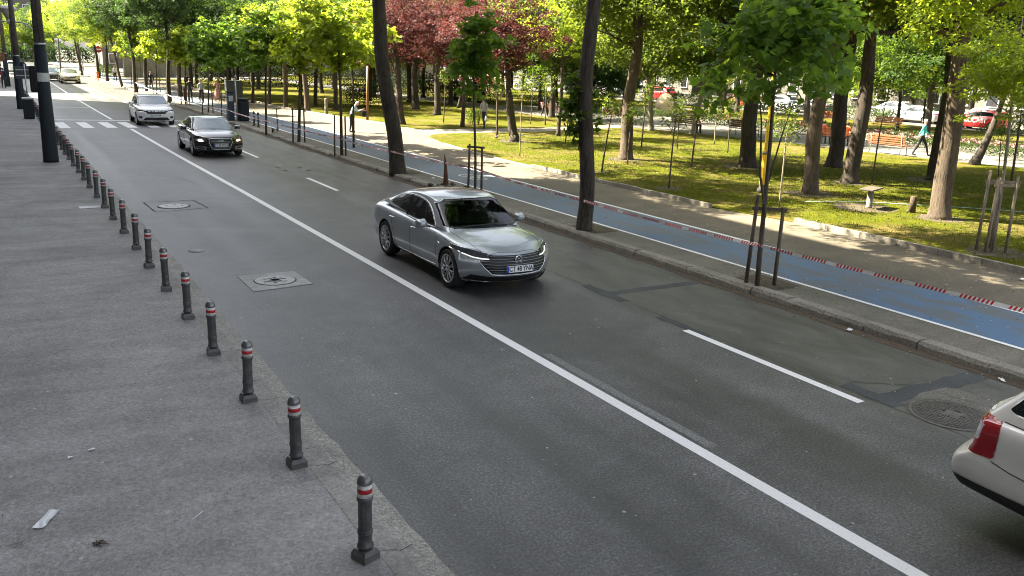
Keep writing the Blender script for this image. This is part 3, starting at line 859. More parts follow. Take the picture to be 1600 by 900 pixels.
# traffic signal head seen from behind on the nearest pole
t = empty('traffic_signal', (1.62, 33.6, 0), 0, 'black traffic signal head seen from behind beside the nearest dark pole', 'traffic signal')
mb = MB(); mb.box(-.36, -.13, .0, .24, 2.32, 3.18, bev=.05); mb.build('housing', M['black'], t)
mb = MB()
for z in (2.47, 2.75, 3.03): mb.lathe([(.085, 0), (.105, .15), (.095, .15), (.08, 0)], 14, 0, axis='y', c=(-.245, .24, z))
mb.build('visor', M['black'], t)
mb = MB(); mb.tube([(-.2, -.03, 2.45), (-.05, -.35, 2.45)], .025, 8); mb.tube([(-.2, -.03, 3.05), (-.05, -.35, 3.05)], .025, 8); mb.build('bracket', M['steel'], t)
# globe lamp on horizontal arm from the far pole
t = empty('street_lamp', (1.9, 75.0, .1), 0, 'conical pale street lamp on a dark post at the upper left corner', 'street lamp')
mb = MB(); mb.lathe([(.07, 0), (.05, 3.4), (.045, 5.0)], 12); mb.build('post', M['pole_grey'], t)
mb = MB(); mb.lathe([(.05, 5.0), (.16, 5.06), (.13, 5.2), (.17, 5.35)], 16); mb.build('fitting', M['steel'], t)
mb = MB(); mb.lathe([(.17, 5.35), (.36, 5.72), (.50, 5.98)], 20); mb.build('lamp_shade', simple('lamp_bowl', (.40, .36, .28), .5, 0, .05), t)
mb = MB(); mb.lathe([(.54, 5.97), (.54, 6.03), (.30, 6.18), (.06, 6.24), (.0001, 6.25)], 20); mb.build('cap', simple('lamp_cap', (.62, .60, .55), .5, 0, .05), t)
t.location = (1.75, 70.0, .08)
mb = MB(); mb.tube([(1.68, 60.6, 5.05), (2.1, 60.4, 5.05), (2.45, 60.2, 4.95), (2.75, 60, 4.55)], .035, 8); mb.tube([(1.69, 60.6, 5.05), (.9, 60.8, 5.10)], .035, 8)
o = mb.build('pole_bracket', M['steel']); o.parent = pB; o.matrix_parent_inverse = Matrix.Translation((-1.69, -60.6, -.08))
# grey sign board back with post and grey bin
t = empty('sign_board', (1.84, 53.9, .08), 0, 'dark rectangular road sign seen from behind on a thin grey post', 'road sign')
mb = MB(); mb.tube([(0, 0, 0), (-.02, 0, 2.75)], .035, 8); mb.build('post', M['steel'], t)
mb = MB(); mb.box(-.48, .40, .03, .06, 1.98, 2.62, bev=.01); mb.build('panel', simple('sign_back_dark', (.050, .055, .06), .5, .2, .1), t)
mb = MB(); mb.box(-.44, .36, -.0, .03, 2.42, 2.46); mb.box(-.44, .36, -.0, .03, 2.12, 2.16); mb.build('rail', M['steel'], t)
t = empty('litter_bin', (1.78, 52.6, .08), 0, 'dark grey rectangular bin on the near pavement between two dark poles', 'bin')
mb = MB(); mb.box(-.25, .25, -.2, .2, 0, .98, bev=.04); mb.build('body', M['pole_dark'], t)
mb = MB(); mb.box(-.28, .28, -.23, .23, .99, 1.08, bev=.02); mb.build('lid', M['steel'], t)
mb = MB(); mb.box(-.15, .15, -.215, -.2, .72, .88); mb.build('slot', M['crack'], t)

# parking meter / kiosk, pole sign, bin, small bollards on the far kerb
t = empty('parking_meter', (11.55, 50.3, .12), 0, 'dark blue grey parking ticket machine on the far kerb above the black car', 'parking meter')
mb = MB(); mb.box(-.17, .17, -.14, .14, 0, 1.5, bev=.03); mb.build('cabinet', simple('meter_blue', (.03, .05, .085), .5, 0, .1), t)
mb = MB(); mb.box(-.12, .12, -.155, -.14, 1.05, 1.35); mb.build('screen_panel', M['pale_plastic'], t)
mb = MB(); mb.box(-.2, .2, -.17, .17, 1.502, 1.58, bev=.02); mb.build('top_cap', M['pole_dark'], t)
t = empty('road_sign_post', (11.72, 49.6, .12), 0, 'thin pale steel post with small round top beside the ticket machine', 'sign post')
mb = MB(); mb.tube([(0, 0, 0), (-.03, 0, 2.3)], .04, 8); mb.build('post', M['steel'], t)
mb = MB(); mb.lathe([(.0001, -.02), (.15, -.02), (.15, .02), (.0001, .02)], 16, 0, axis='x', c=(0, 0, 2.35)); mb.build('disc', M['steel'], t)
t = empty('litter_bin', (12.15, 50.0, .12), 0, 'tall black rounded bin on the far pavement behind the ticket machine', 'bin')
mb = MB(); mb.box(-.28, .28, -.3, .3, 0, 1.12, bev=.09); mb.build('body', M['pole_dark'], t)
mb = MB(); mb.box(-.31, .31, -.33, .33, 1.125, 1.24, bev=.05); mb.build('lid', M['black'], t)
t = empty('utility_cabinet', (15.9, 68.0, .12), 0, 'grey green utility cabinet standing at the park edge behind the ticket machine', 'cabinet')
mb = MB(); mb.box(-.6, .6, -.3, .3, 0, 1.6, bev=.03); mb.build('housing', simple('cabinet_grey', (.05, .06, .055), .6, 0, .1), t)
mb = MB(); mb.box(-.55, .55, -.32, -.3, .1, 1.5); mb.build('door', simple('cabinet_door', (.06, .07, .065), .6, 0, .1), t)
for y, lab in ((46.55, 'left one of the two short grey bollards on the far kerb'), (45.7, 'right one of the two short grey bollards on the far kerb')):
    t = empty('kerb_bollard', (11.85, y, .12), 0, lab, 'bollard', 'short bollards on the far kerb')
    mb = MB(); mb.lathe([(.09, 0), (.06, .06), (.052, .12), (.052, .60), (.062, .62), (.06, .70), (.03, .75), (.0001, .76)], 16); mb.build('shaft', M['pole_grey'], t)
    mb = MB(); mb.lathe([(.0535, .50), (.055, .50), (.055, .58), (.0535, .58)], 16); mb.build('band', M['refl_w'], t)
# electric kick scooter
t = empty('kick_scooter', (11.9, 42.8, .12), R(60), 'black electric kick scooter parked on the far kerb right of the black car', 'scooter')
mb = MB(); mb.box(-.42, .36, -.08, .08, .10, .15, bev=.02); mb.build('deck', M['black'], t)
mb = MB(); mb.tube([(.38, 0, .14), (.46, 0, .3), (.36, 0, 1.12)], .024, 8); mb.build('stem', M['black'], t)
mb = MB(); mb.tube([(.36, -.24, 1.13), (.36, .24, 1.13)], .017, 8); mb.build('handlebar', M['black'], t)
for x in (-.47, .47):
    w = MB(); w.lathe([(.04, -.022), (.09, -.026), (.108, -.012), (.108, .012), (.09, .026), (.04, .022)], 16, 0, axis='y', c=(x, 0, .108)); w.build('wheel', M['rubber'], t)
mb = MB(); mb.box(-.6, -.35, -.035, .035, .2, .225); mb.build('mudguard', M['black'], t)

# rusty temporary sign seen edge-on with rubble at its foot
t = empty('temporary_sign', (11.78, 23.75, .12), R(28), 'rusty leaning temporary sign seen edge-on at the kerb behind the silver car', 'road sign')
mb = MB(); mb.add([(-.02, -.03, .02), (.03, -.05, .02), (.035, .10, .02), (-.01, .13, .02), (-.10, -.02, .70), (-.06, -.03, .70), (-.055, .03, .70), (-.09, .04, .70), (-.14, 0, .97), (-.13, 0, .97), (-.13, .01, .97), (-.14, .01, .97)],
    [(0, 1, 5, 4), (1, 2, 6, 5), (2, 3, 7, 6), (3, 0, 4, 7), (4, 5, 9, 8), (5, 6, 10, 9), (6, 7, 11, 10), (7, 4, 8, 11), (8, 9, 10, 11)]); mb.build('panel', M['rust'], t)
mb = MB(); mb.box(-.045, -.02, -.015, .015, 0, .8, 0, Matrix.Rotation(R(-8), 4, 'Y')); mb.build('post', M['wood_stake'], t)
mb = MB()
for k in range(16):
    a = rnd.uniform(0, 6.28); d = rnd.uniform(.15, .62); s_ = rnd.uniform(.03, .085)
    mb.sphere((d*math.cos(a)*1.0, d*math.sin(a)*1.3, s_*.3), (s_, s_*.8, s_*.65), 6, 4)
    for v_ in mb.v[-30:]: v_ += Vector((rnd.uniform(-.012, .012), rnd.uniform(-.012, .012), rnd.uniform(-.01, .01)))
for i in range(len(mb.sm)): mb.sm[i] = False
o = mb.build('rubble_heap', simple('rubble_brown', (.085, .072, .056), .95, 0, .4, 12)); o.location = (11.75, 23.6, .12)
tag(o, 'small heap of broken kerb rubble at the foot of the rusty sign', 'rubble', kind='stuff')

# yellow park pump post, ochre post, stump
t = empty('yellow_post', (20.66, 19.46, .14), 0, 'bright yellow tapering post on a grey foot rising behind the nearest staked tree', 'post')
mb = MB(); mb.lathe([(.16, 0), (.155, .10), (.11, .16), (.10, .26)], 14); mb.build('foot', M['pole_grey'], t)
mb = MB(); mb.lathe([(.115, .26), (.105, .72), (.09, 1.2)], 12, smooth=False); mb.build('lower_tube', M['yellow'], t)
mb = MB(); mb.lathe([(.10, 1.2), (.105, 1.24), (.07, 1.29)], 14); mb.build('joint', M['pole_grey'], t)
mb = MB(); mb.lathe([(.062, 1.29), (.060, 4.4)], 12, smooth=False); mb.build('upper_tube', M['yellow'], t)
mb = MB(); mb.tube([(19.05, 48.99, .1), (19.09, 48.97, 3.3)], .075, 10); thing('ochre_post', mb, M['ochre'], 'slim ochre brown post in the lawn left of the big leaning trunk', 'post')
mb = MB(); mb.lathe([(.13, 0), (.11, .1), (.10, .95), (.095, 1.0), (.0001, 1.02)], 12); thing('wooden_bollard', mb, M['bark_pale'], 'pale peeled wooden stump post behind the stooping man', 'stump', (18.58, 54.9, .14))
mb = MB(); mb.lathe([(.10, 0), (.09, .45), (.085, .46), (.0001, .47)], 10); thing('wooden_bollard', mb, M['bark_mid'], 'short wooden stump on the lawn right of the small stone table', 'stump', (22.0, 15.1, .14))

# low park stand (table with thin slab)
t = empty('park_table', (21.44, 16.09, .15), R(20), 'small low stone table on one round foot on the lawn', 'table')
mb = MB(); mb.lathe([(.10, 0), (.085, .05), (.08, .52)], 14); mb.build('foot', M['kerb_lawn'], t)
mb = MB(); mb.box(-.46, .46, -.2, .2, .53, .575, bev=.012); mb.build('slab', simple('table_slab', (.075, .062, .048), .8, 0, .2), t)

# benches
def make_bench(wood):
    t = empty('park_bench')
    mb = MB()
    for i in range(4): mb.box(-.95, .95, .02+i*.115, .115+i*.115, .425, .455, bev=.006)
    mb.build('seat', wood, t)
    mb = MB()
    for i in range(4):
        z = .53+i*.105; mb.box(-.95, .95, .50+i*.028, .528+i*.028, z, z+.092, bev=.006)
    mb.build('backrest', wood, t)
    for x in (-.78, .78):
        f = MB(); f.tube([(x, 0, 0), (x, .03, .42), (x, .46, .42)], .024, 8); f.build('leg', M['steel'], t)
        f = MB(); f.tube([(x, .66, 0), (x, .50, .42), (x, .62, .95)], .024, 8); f.build('leg', M['steel'], t)
        f = MB(); f.tube([(x, .03, .42), (x, .05, .64), (x, .52, .66)], .02, 8); f.build('armrest', M['steel'], t)
    return t
bn = make_bench(M['bench_wood'])
GB = 'wooden park benches along the alley'
def place_bench(x, y, rz, lab, first=None, src=None):
    o = first or dup_tree(src); o.location = (x, y, .13); o.rotation_euler = (0, 0, rz); tag(o, lab, 'bench', GB); return o
# seat faces -y local; rz turns it so the sitters look to +x (away)
place_bench(37.45, 27.3, R(97), 'empty sunlit orange bench on the alley right of the three dark trunks', bn)
place_bench(38.6, 31.6, R(97), 'orange bench holding a red jacket, half hidden between dark trunks', None, bn)
place_bench(51.6, 38.4, R(-80), 'far orange bench beyond the flower bed in front of the silver car', None, bn)
place_bench(52.2, 43.6, R(-80), 'far orange bench seen between two tall trunks beyond the alley', None, bn)
bd = make_bench(M['bench_dark'])
place_bench(35.5, 39.6, R(99), 'dark red bench beside the leaning white birch trunk', bd)
place_bench(37.2, 36.6, R(99), 'shaded brown bench right of the birch under big leaves', None, bd)
place_bench(36.2, 47.6, R(99), 'dark red bench behind the ivy covered trunk', None, bd)
place_bench(34.8, 53.0, R(99), 'small dark red bench left of the ivy covered trunk', None, bd)
place_bench(44.0, 78.0, R(99), 'far brown bench on the pale alley behind the plum trees', None, bd)

# barrier tape: strung from trunk to trunk, red slanted blocks on white
TP = [(11.45, 1.5, 1.04), (11.46, 10.72, .89), (11.53, 16.12, .84), (11.86, 22.2, .86), (11.30, 27.0, .85), (11.50, 32.4, .77), (11.48, 37.75, .70), (11.28, 42.3, .71), (11.2, 49.6, .75), (11.1, 57.0, .65), (11.25, 68.1, .62), (11.2, 83.7, .9)]
mb = MB()
d = 0
for i in range(len(TP)-1):
    a = Vector(TP[i]); b = Vector(TP[i+1]); L_ = (b-a).length; n = int(L_/.032)
    sag = .035*L_/5 if i else .02
    def P(t_, s_):
        p = a.lerp(b, t_); p.z -= sag*4*t_*(1-t_)
        tw = .35*math.sin(i*1.7+t_*5.3)+.25*math.sin(t_*17+i)
        return p+Vector((math.sin(tw)*.5, 0, math.cos(tw)))*(s_*.030)
    for k in range(n):
        t0, t1 = k/n, (k+1)/n
        q = int(d/.032)+k
        red = (q % 22) < 16 and q % 2 == 0
        sh = .03/L_
        mb.add([P(min(1, t0+sh), -1), P(min(1, t1+sh), -1), P(t1, 1), P(t0, 1)], [(0, 1, 2, 3)], 1 if red else 0)
    d += n*.032
tag(mb.build('barrier_tape', [M['tape_w'], M['tape_r']]), 'red and white striped barrier tape strung along the kerbside trees', 'barrier tape')
mb = MB(); mb.tube([(20.5, 17.6, .155), (22, 17.0, .17), (23.5, 15.9, .157), (25.0, 14.6, .158), (26.2, 12.8, .157)], .014, 5); thing('garden_hose', mb, simple('hose_pale_green', (.30, .42, .36), .5, 0, .1), 'thin pale green garden hose lying across the lawn', 'hose')

# pigeons
def make_pigeon(label, x, y, rz, z=.15):
    t = empty('pigeon', (x, y, z), rz, label, 'pigeon', 'pigeons on the grass')
    mb = MB()
    mb.tube([(-.17, 0, .09), (-.10, 0, .105), (-.02, 0, .12), (.05, 0, .135), (.09, 0, .17), (.105, 0, .205), (.125, 0, .215), (.15, 0, .21)], [.008, .030, .052, .048, .030, .021, .020, .004], 10)
    mb.build('body', simple('pigeon_grey', (.11, .115, .13), .7, 0, .3, 30), t)
    mb = MB()
    for s_ in (-.018, .018): mb.tube([(0, s_, .08), (.005, s_, .0), (.03, s_, 0)], .005, 5)
    mb.build('leg', M['redpaint'], t)
    return t
make_pigeon('grey pigeon on sunny grass, left of the pair near the walkway', 21.05, 40.5-3.4, .4)
make_pigeon('grey pigeon on sunny grass, right of the pair near the walkway', 22.9, 37.8, 2.0)
# ============================================================ TREES
LEAF4 = (np.array([[0, 0, 0], [.5, .30, .10], [1, 0, 0], [.5, -.30, .10]]), [(0, 1, 2), (0, 2, 3)])
_lob = [(0, 0), (.12, .34), (.02, .52), (.34, .40), (.50, .62), (.60, .34), (1.0, .0), (.60, -.34), (.50, -.62), (.34, -.40), (.02, -.52), (.12, -.34)]
LEAFM = (np.array([[x, y, .10*abs(y)*2-.12*x*x] for x, y in _lob]+[[.35, 0, -.02]]), [(12, i, (i+1) % 12) for i in range(12)])
_lob5 = [(0, 0), (.1, .4), (.42, .34), (.5, .55), (1, 0), (.5, -.55), (.42, -.34), (.1, -.4)]
LEAFS = (np.array([[x, y, .12*abs(y)] for x, y in _lob5]), [(0, 1, 2), (0, 2, 4), (2, 3, 4), (0, 4, 6), (4, 5, 6), (0, 6, 7)])
def leaves_mesh(name, C, N, size, tmpl, seed, mat):
    """C centres, N facing normals -> one mesh of real leaf faces"""
    rg = np.random.default_rng(seed)
    n = len(C)
    N = N/np.linalg.norm(N, axis=1)[:, None]
    t = rg.normal(size=(n, 3)); t[:, 2] -= .35
    t -= N*(t*N).sum(1)[:, None]; t /= np.linalg.norm(t, axis=1)[:, None]
    b = np.cross(N, t)
    s = size*rg.uniform(.65, 1.25, n)
    tv, tf = tmpl
    V = C[:, None, :]+s[:, None, None]*(tv[None, :, 0, None]*t[:, None, :]+tv[None, :, 1, None]*b[:, None, :]+tv[None, :, 2, None]*N[:, None, :])
    V = V.reshape(-1, 3)
    F_ = np.array(tf)
    FI = (F_[None]+(np.arange(n)*len(tv))[:, None, None]).reshape(-1, 3)
    me = bpy.data.meshes.new(name)
    me.vertices.add(len(V)); me.vertices.foreach_set('co', V.astype(np.float32).ravel())
    me.loops.add(FI.size); me.loops.foreach_set('vertex_index', FI.astype(np.int32).ravel())
    me.polygons.add(len(FI)); me.polygons.foreach_set('loop_start', np.arange(0, FI.size, 3, dtype=np.int32))
    me.materials.append(mat); me.update(calc_edges=True)
    return me
def crown_points(rx, rz, ncl, nper, seed, clr=.55, flat=.5, shell=.4, low=.75, holes=True):
    rg = np.random.default_rng(seed)
    d = rg.normal(size=(ncl, 3)); d /= np.linalg.norm(d, axis=1)[:, None]
    ph = np.arctan2(d[:, 1], d[:, 0])
    lump = 1+.20*np.sin(3*ph+seed)+.14*np.sin(5*ph+2*seed+d[:, 2]*4)+.10*rg.normal(size=ncl)
    rr = rg.uniform(0, 1, ncl)**shell*lump
    Cc = d*rr[:, None]*np.array([rx, rx, rz])
    Cc[:, 2] = np.where(Cc[:, 2] < 0, Cc[:, 2]*low, Cc[:, 2])
    P_ = rg.normal(size=(ncl, nper, 3))
    P_ = P_/np.linalg.norm(P_, axis=2)[:, :, None]*rg.uniform(.25, 1, (ncl, nper))[:, :, None]**.6
    P_ = P_*clr*rg.uniform(.6, 1.35, ncl)[:, None, None]*np.array([1, 1, flat])
    # drooping tips
    P_[:, :, 2] -= .25*(P_[:, :, 0]**2+P_[:, :, 1]**2)/clr
    C = (Cc[:, None, :]+P_).reshape(-1, 3)
    N = rg.normal(size=(len(C), 3))*.62+np.array([0, 0, 1.0])+np.repeat(d, nper, 0)*.35
    return C, N
CROWNS = {}
def crown_mesh(key, rx, rz, ncl, nper, size, seed, mat, tmpl=LEAF4, clr=.55, **k):
    C, N = crown_points(rx, rz, ncl, nper, seed, clr, **k)
    CROWNS[key] = leaves_mesh('leaves_'+key, C, N, size, tmpl, seed+7, mat)
    return CROWNS[key]
# shared crowns
crown_mesh('bigA', 4.3, 3.6, 360, 92, .165, 1, M['leaf'], clr=.62)
crown_mesh('bigB', 4.6, 3.3, 350, 92, .165, 2, M['leaf_olive'], clr=.66)
crown_mesh('bigC', 4.0, 3.8, 360, 92, .165, 3, M['leaf_deep'], clr=.62)
crown_mesh('bigL', 4.0, 3.4, 290, 88, .165, 13, M['leaf_lime'], clr=.62)
crown_mesh('plumA', 2.9, 3.0, 260, 64, .13, 4, M['leaf_purple'], clr=.42)
crown_mesh('midA', 2.3, 2.0, 150, 58, .15, 5, M['leaf_lime'], clr=.42)
crown_mesh('midB', 2.3, 2.0, 150, 58, .15, 6, M['leaf'], clr=.42)
crown_mesh('sapL', 1.5, 1.6, 90, 36, .17, 7, M['leaf_lime'], LEAFS, clr=.36)
crown_mesh('sapM', 1.5, 1.55, 88, 36, .17, 8, M['leaf_maple'], LEAFS, clr=.36)
crown_mesh('whip', .42, .55, 22, 14, .10, 9, M['leaf_olive'], LEAF4, clr=.2)
crown_mesh('whipL', .9, .8, 60, 30, .12, 19, M['leaf_lime'], LEAF4, clr=.3)

def trunk_mesh(name, mat, r0, r1, h1, lean, H, seed, crz, crad, limbs=7, fork=False, parent=None, young=False, flare=''):
    """r1 measured at height h1, trunk rises to H inside the crown"""
    rg = random.Random(seed)
    mb = MB()
    n = 14 if not young else 9
    path = []; rad = []
    K = 16 if not young else 10
    wob = .035 if not young else .015
    for i in range(K+1):
        z = H*i/K
        w = (i/K)
        path.append((lean[0]*z+wob*z**.5*math.sin(seed+z*1.3), lean[1]*z+wob*z**.5*math.cos(seed*2+z*1.1), z))
        r_ = r0+(r1-r0)*min(z/h1, 1.6)
        r_ = max(r_*(1-.0*w), r0*.22) if z < h1 else max(r1*(1-.75*(z-h1)/max(.5, H-h1)), r0*.16)
        if z < .35 and not young: r_ *= 1+(.16 if 'kerb' in flare else .4)*(1-z/.35)**2
        rad.append(r_)
    if not young:
        path.insert(1, (lean[0]*.12, lean[1]*.12, .12)); rad.insert(1, r0*(1.07 if 'kerb' in flare else 1.18))
        path.insert(2, (lean[0]*.3, lean[1]*.3, .32)); rad.insert(2, r0*1.02)
    path[0] = (path[0][0], path[0][1], -.06)
    mb.tube(path, rad, n)
    # bark relief
    for v in mb.v:
        k = math.sin(v.z*7+math.atan2(v.y, v.x)*3+seed)*.5+math.sin(v.z*17+math.atan2(v.y, v.x)*5)*.3
        cx = lean[0]*v.z; cy = lean[1]*v.z
        v.x += (v.x-cx)*.05*k; v.y += (v.y-cy)*.05*k
    zb = crz[0]
    for k in range(limbs):
        z = zb+(H-zb)*(.0+.8*k/limbs)-.4*(not young)
        z = max(z, H*.3)
        b = Vector((lean[0]*z, lean[1]*z, z)); a = 2.4*k+seed
        L_ = crad*rg.uniform(.55, .9)
        e = b+Vector((math.cos(a)*L_, math.sin(a)*L_, L_*rg.uniform(.35, .9)))
        mid = b.lerp(e, .5)+Vector((0, 0, -.12*L_))
        rb = max(r1*.42, r0*.22)
        if young: rb = r1*.55
        mb.tube([b, b.lerp(mid, .5)+Vector((0, 0, -.03*L_)), mid, mid.lerp(e, .5)+Vector((0, 0, .04)), e], [rb, rb*.85, rb*.62, rb*.4, rb*.15], 7)
        for q in range(2):
            s_ = mid.lerp(e, .3*q); e2 = s_+Vector((rg.uniform(-1, 1), rg.uniform(-1, 1), rg.uniform(-.1, .9)))*L_*.5
            mb.tube([s_, s_.lerp(e2, .5)+Vector((0, 0, .05)), e2], [rb*.45, rb*.3, rb*.08], 5)
    return mb.build('trunk', mat, parent)
TG = 'mature park trees'
def tree(name, x, y, key, label, r0, r1, h1, lean=(0, 0), H=8, cz=8, crad=4.0, bark='bark_mid', scale=1.0, z=.14, seed=None, group=TG, cat='tree', limbs=7, young=False, crot=None, coff=(0, 0)):
    seed = seed if seed is not None else int(abs(x*13+y*7))
    t = empty(name, (x, y, z), 0, label, cat, group)
    trunk_mesh('trunk', M[bark], r0, r1, h1, lean, H, seed, (cz-2.4*(crad/4),), crad*.8, limbs, parent=t, young=young, flare='kerb' if name == 'street_tree' else '')
    c = link_mesh('crown', CROWNS[key], t)
    c.location = (lean[0]*min(cz, 6)+coff[0], lean[1]*min(cz, 6)+coff[1], cz)
    c.rotation_euler = (0, 0, crot if crot is not None else seed*1.1)
    c.scale = (scale, scale, scale)
    return t

# kerbside mature trees
tree('street_tree', 11.59, 27.05, 'bigA', 'big dark leaning trunk on the far kerb, left of centre above the silver car', .262, .212, 5.5, (-.108, .064), 10, 11.0, 4.3, 'bark_dark', z=.12, group='mature trees on the far kerb', limbs=5)
tB = tree('street_tree', 11.67, 16.31, 'bigC', 'tall dark kerb trunk with leafy sprouts around its middle, right of the silver car', .178, .148, 5.1, (-.021, .012), 10, 11.3, 4.0, 'bark_dark', z=.12, group='mature trees on the far kerb', limbs=5)
C, N = crown_points(.44, .85, 34, 22, 77, .22, shell=.6, low=1)
C[:, 2] += 2.85; C[:, 0] -= .12; C[:, 1] += .28
link_mesh('trunk_sprouts', leaves_mesh('sprout_leaves', C, N, .115, LEAFS, 5, M['leaf']), tB)
tree('street_tree', 11.37, 68.31, 'bigC', 'dark kerb trunk rising behind the white car', .163, .116, 5.3, (.02, -.012), 8, 7.6, 3.4, 'bark_dark', z=.12, group='mature trees on the far kerb', scale=.85)
tree('street_tree', 11.25, 83.83, 'bigC', 'dark leaning kerb trunk to the left of the white car', .168, .112, 4.7, (-.036, .021), 8, 7.2, 3.4, 'bark_dark', z=.12, group='mature trees on the far kerb', scale=.85)
tree('street_tree', 12.3, 85.3, 'midB', 'short dark trunk beside the dark clothed pedestrian far up the pavement', .143, .114, 2.9, (.011, -.007), 4.6, 4.6, 2.2, 'bark_dark', z=.12, group='mature trees on the far kerb')
tree('street_tree', 11.41, 94.3, 'bigA', 'slim strongly leaning kerb trunk far up the street', .125, .11, 2.7, (-.149, .088), 7, 6.9, 3.4, 'bark_mid', z=.12, group='mature trees on the far kerb', scale=.85)
tree('street_tree', 11.55, 107.5, 'bigL', 'upright kerb trunk under bright lime leaves near the taxi', .17, .14, 2.5, (.024, -.014), 7, 6.6, 3.6, 'bark_dark', z=.12, group='mature trees on the far kerb')
tree('street_tree', 10.9, 128.9, 'bigL', 'far kerb trunk under the bright leaves over the road end', .166, .125, 3, (-.114, .067), 8, 7.0, 3.6, 'bark_dark', z=.12, group='mature trees on the far kerb')
tree('street_tree', 11.8, 118, 'bigB', 'far kerb tree with olive crown beyond the pale yellow car', .18, .14, 3, (-.05, .03), 8, 6.6, 3.6, 'bark_dark', z=.12, group='mature trees on the far kerb')

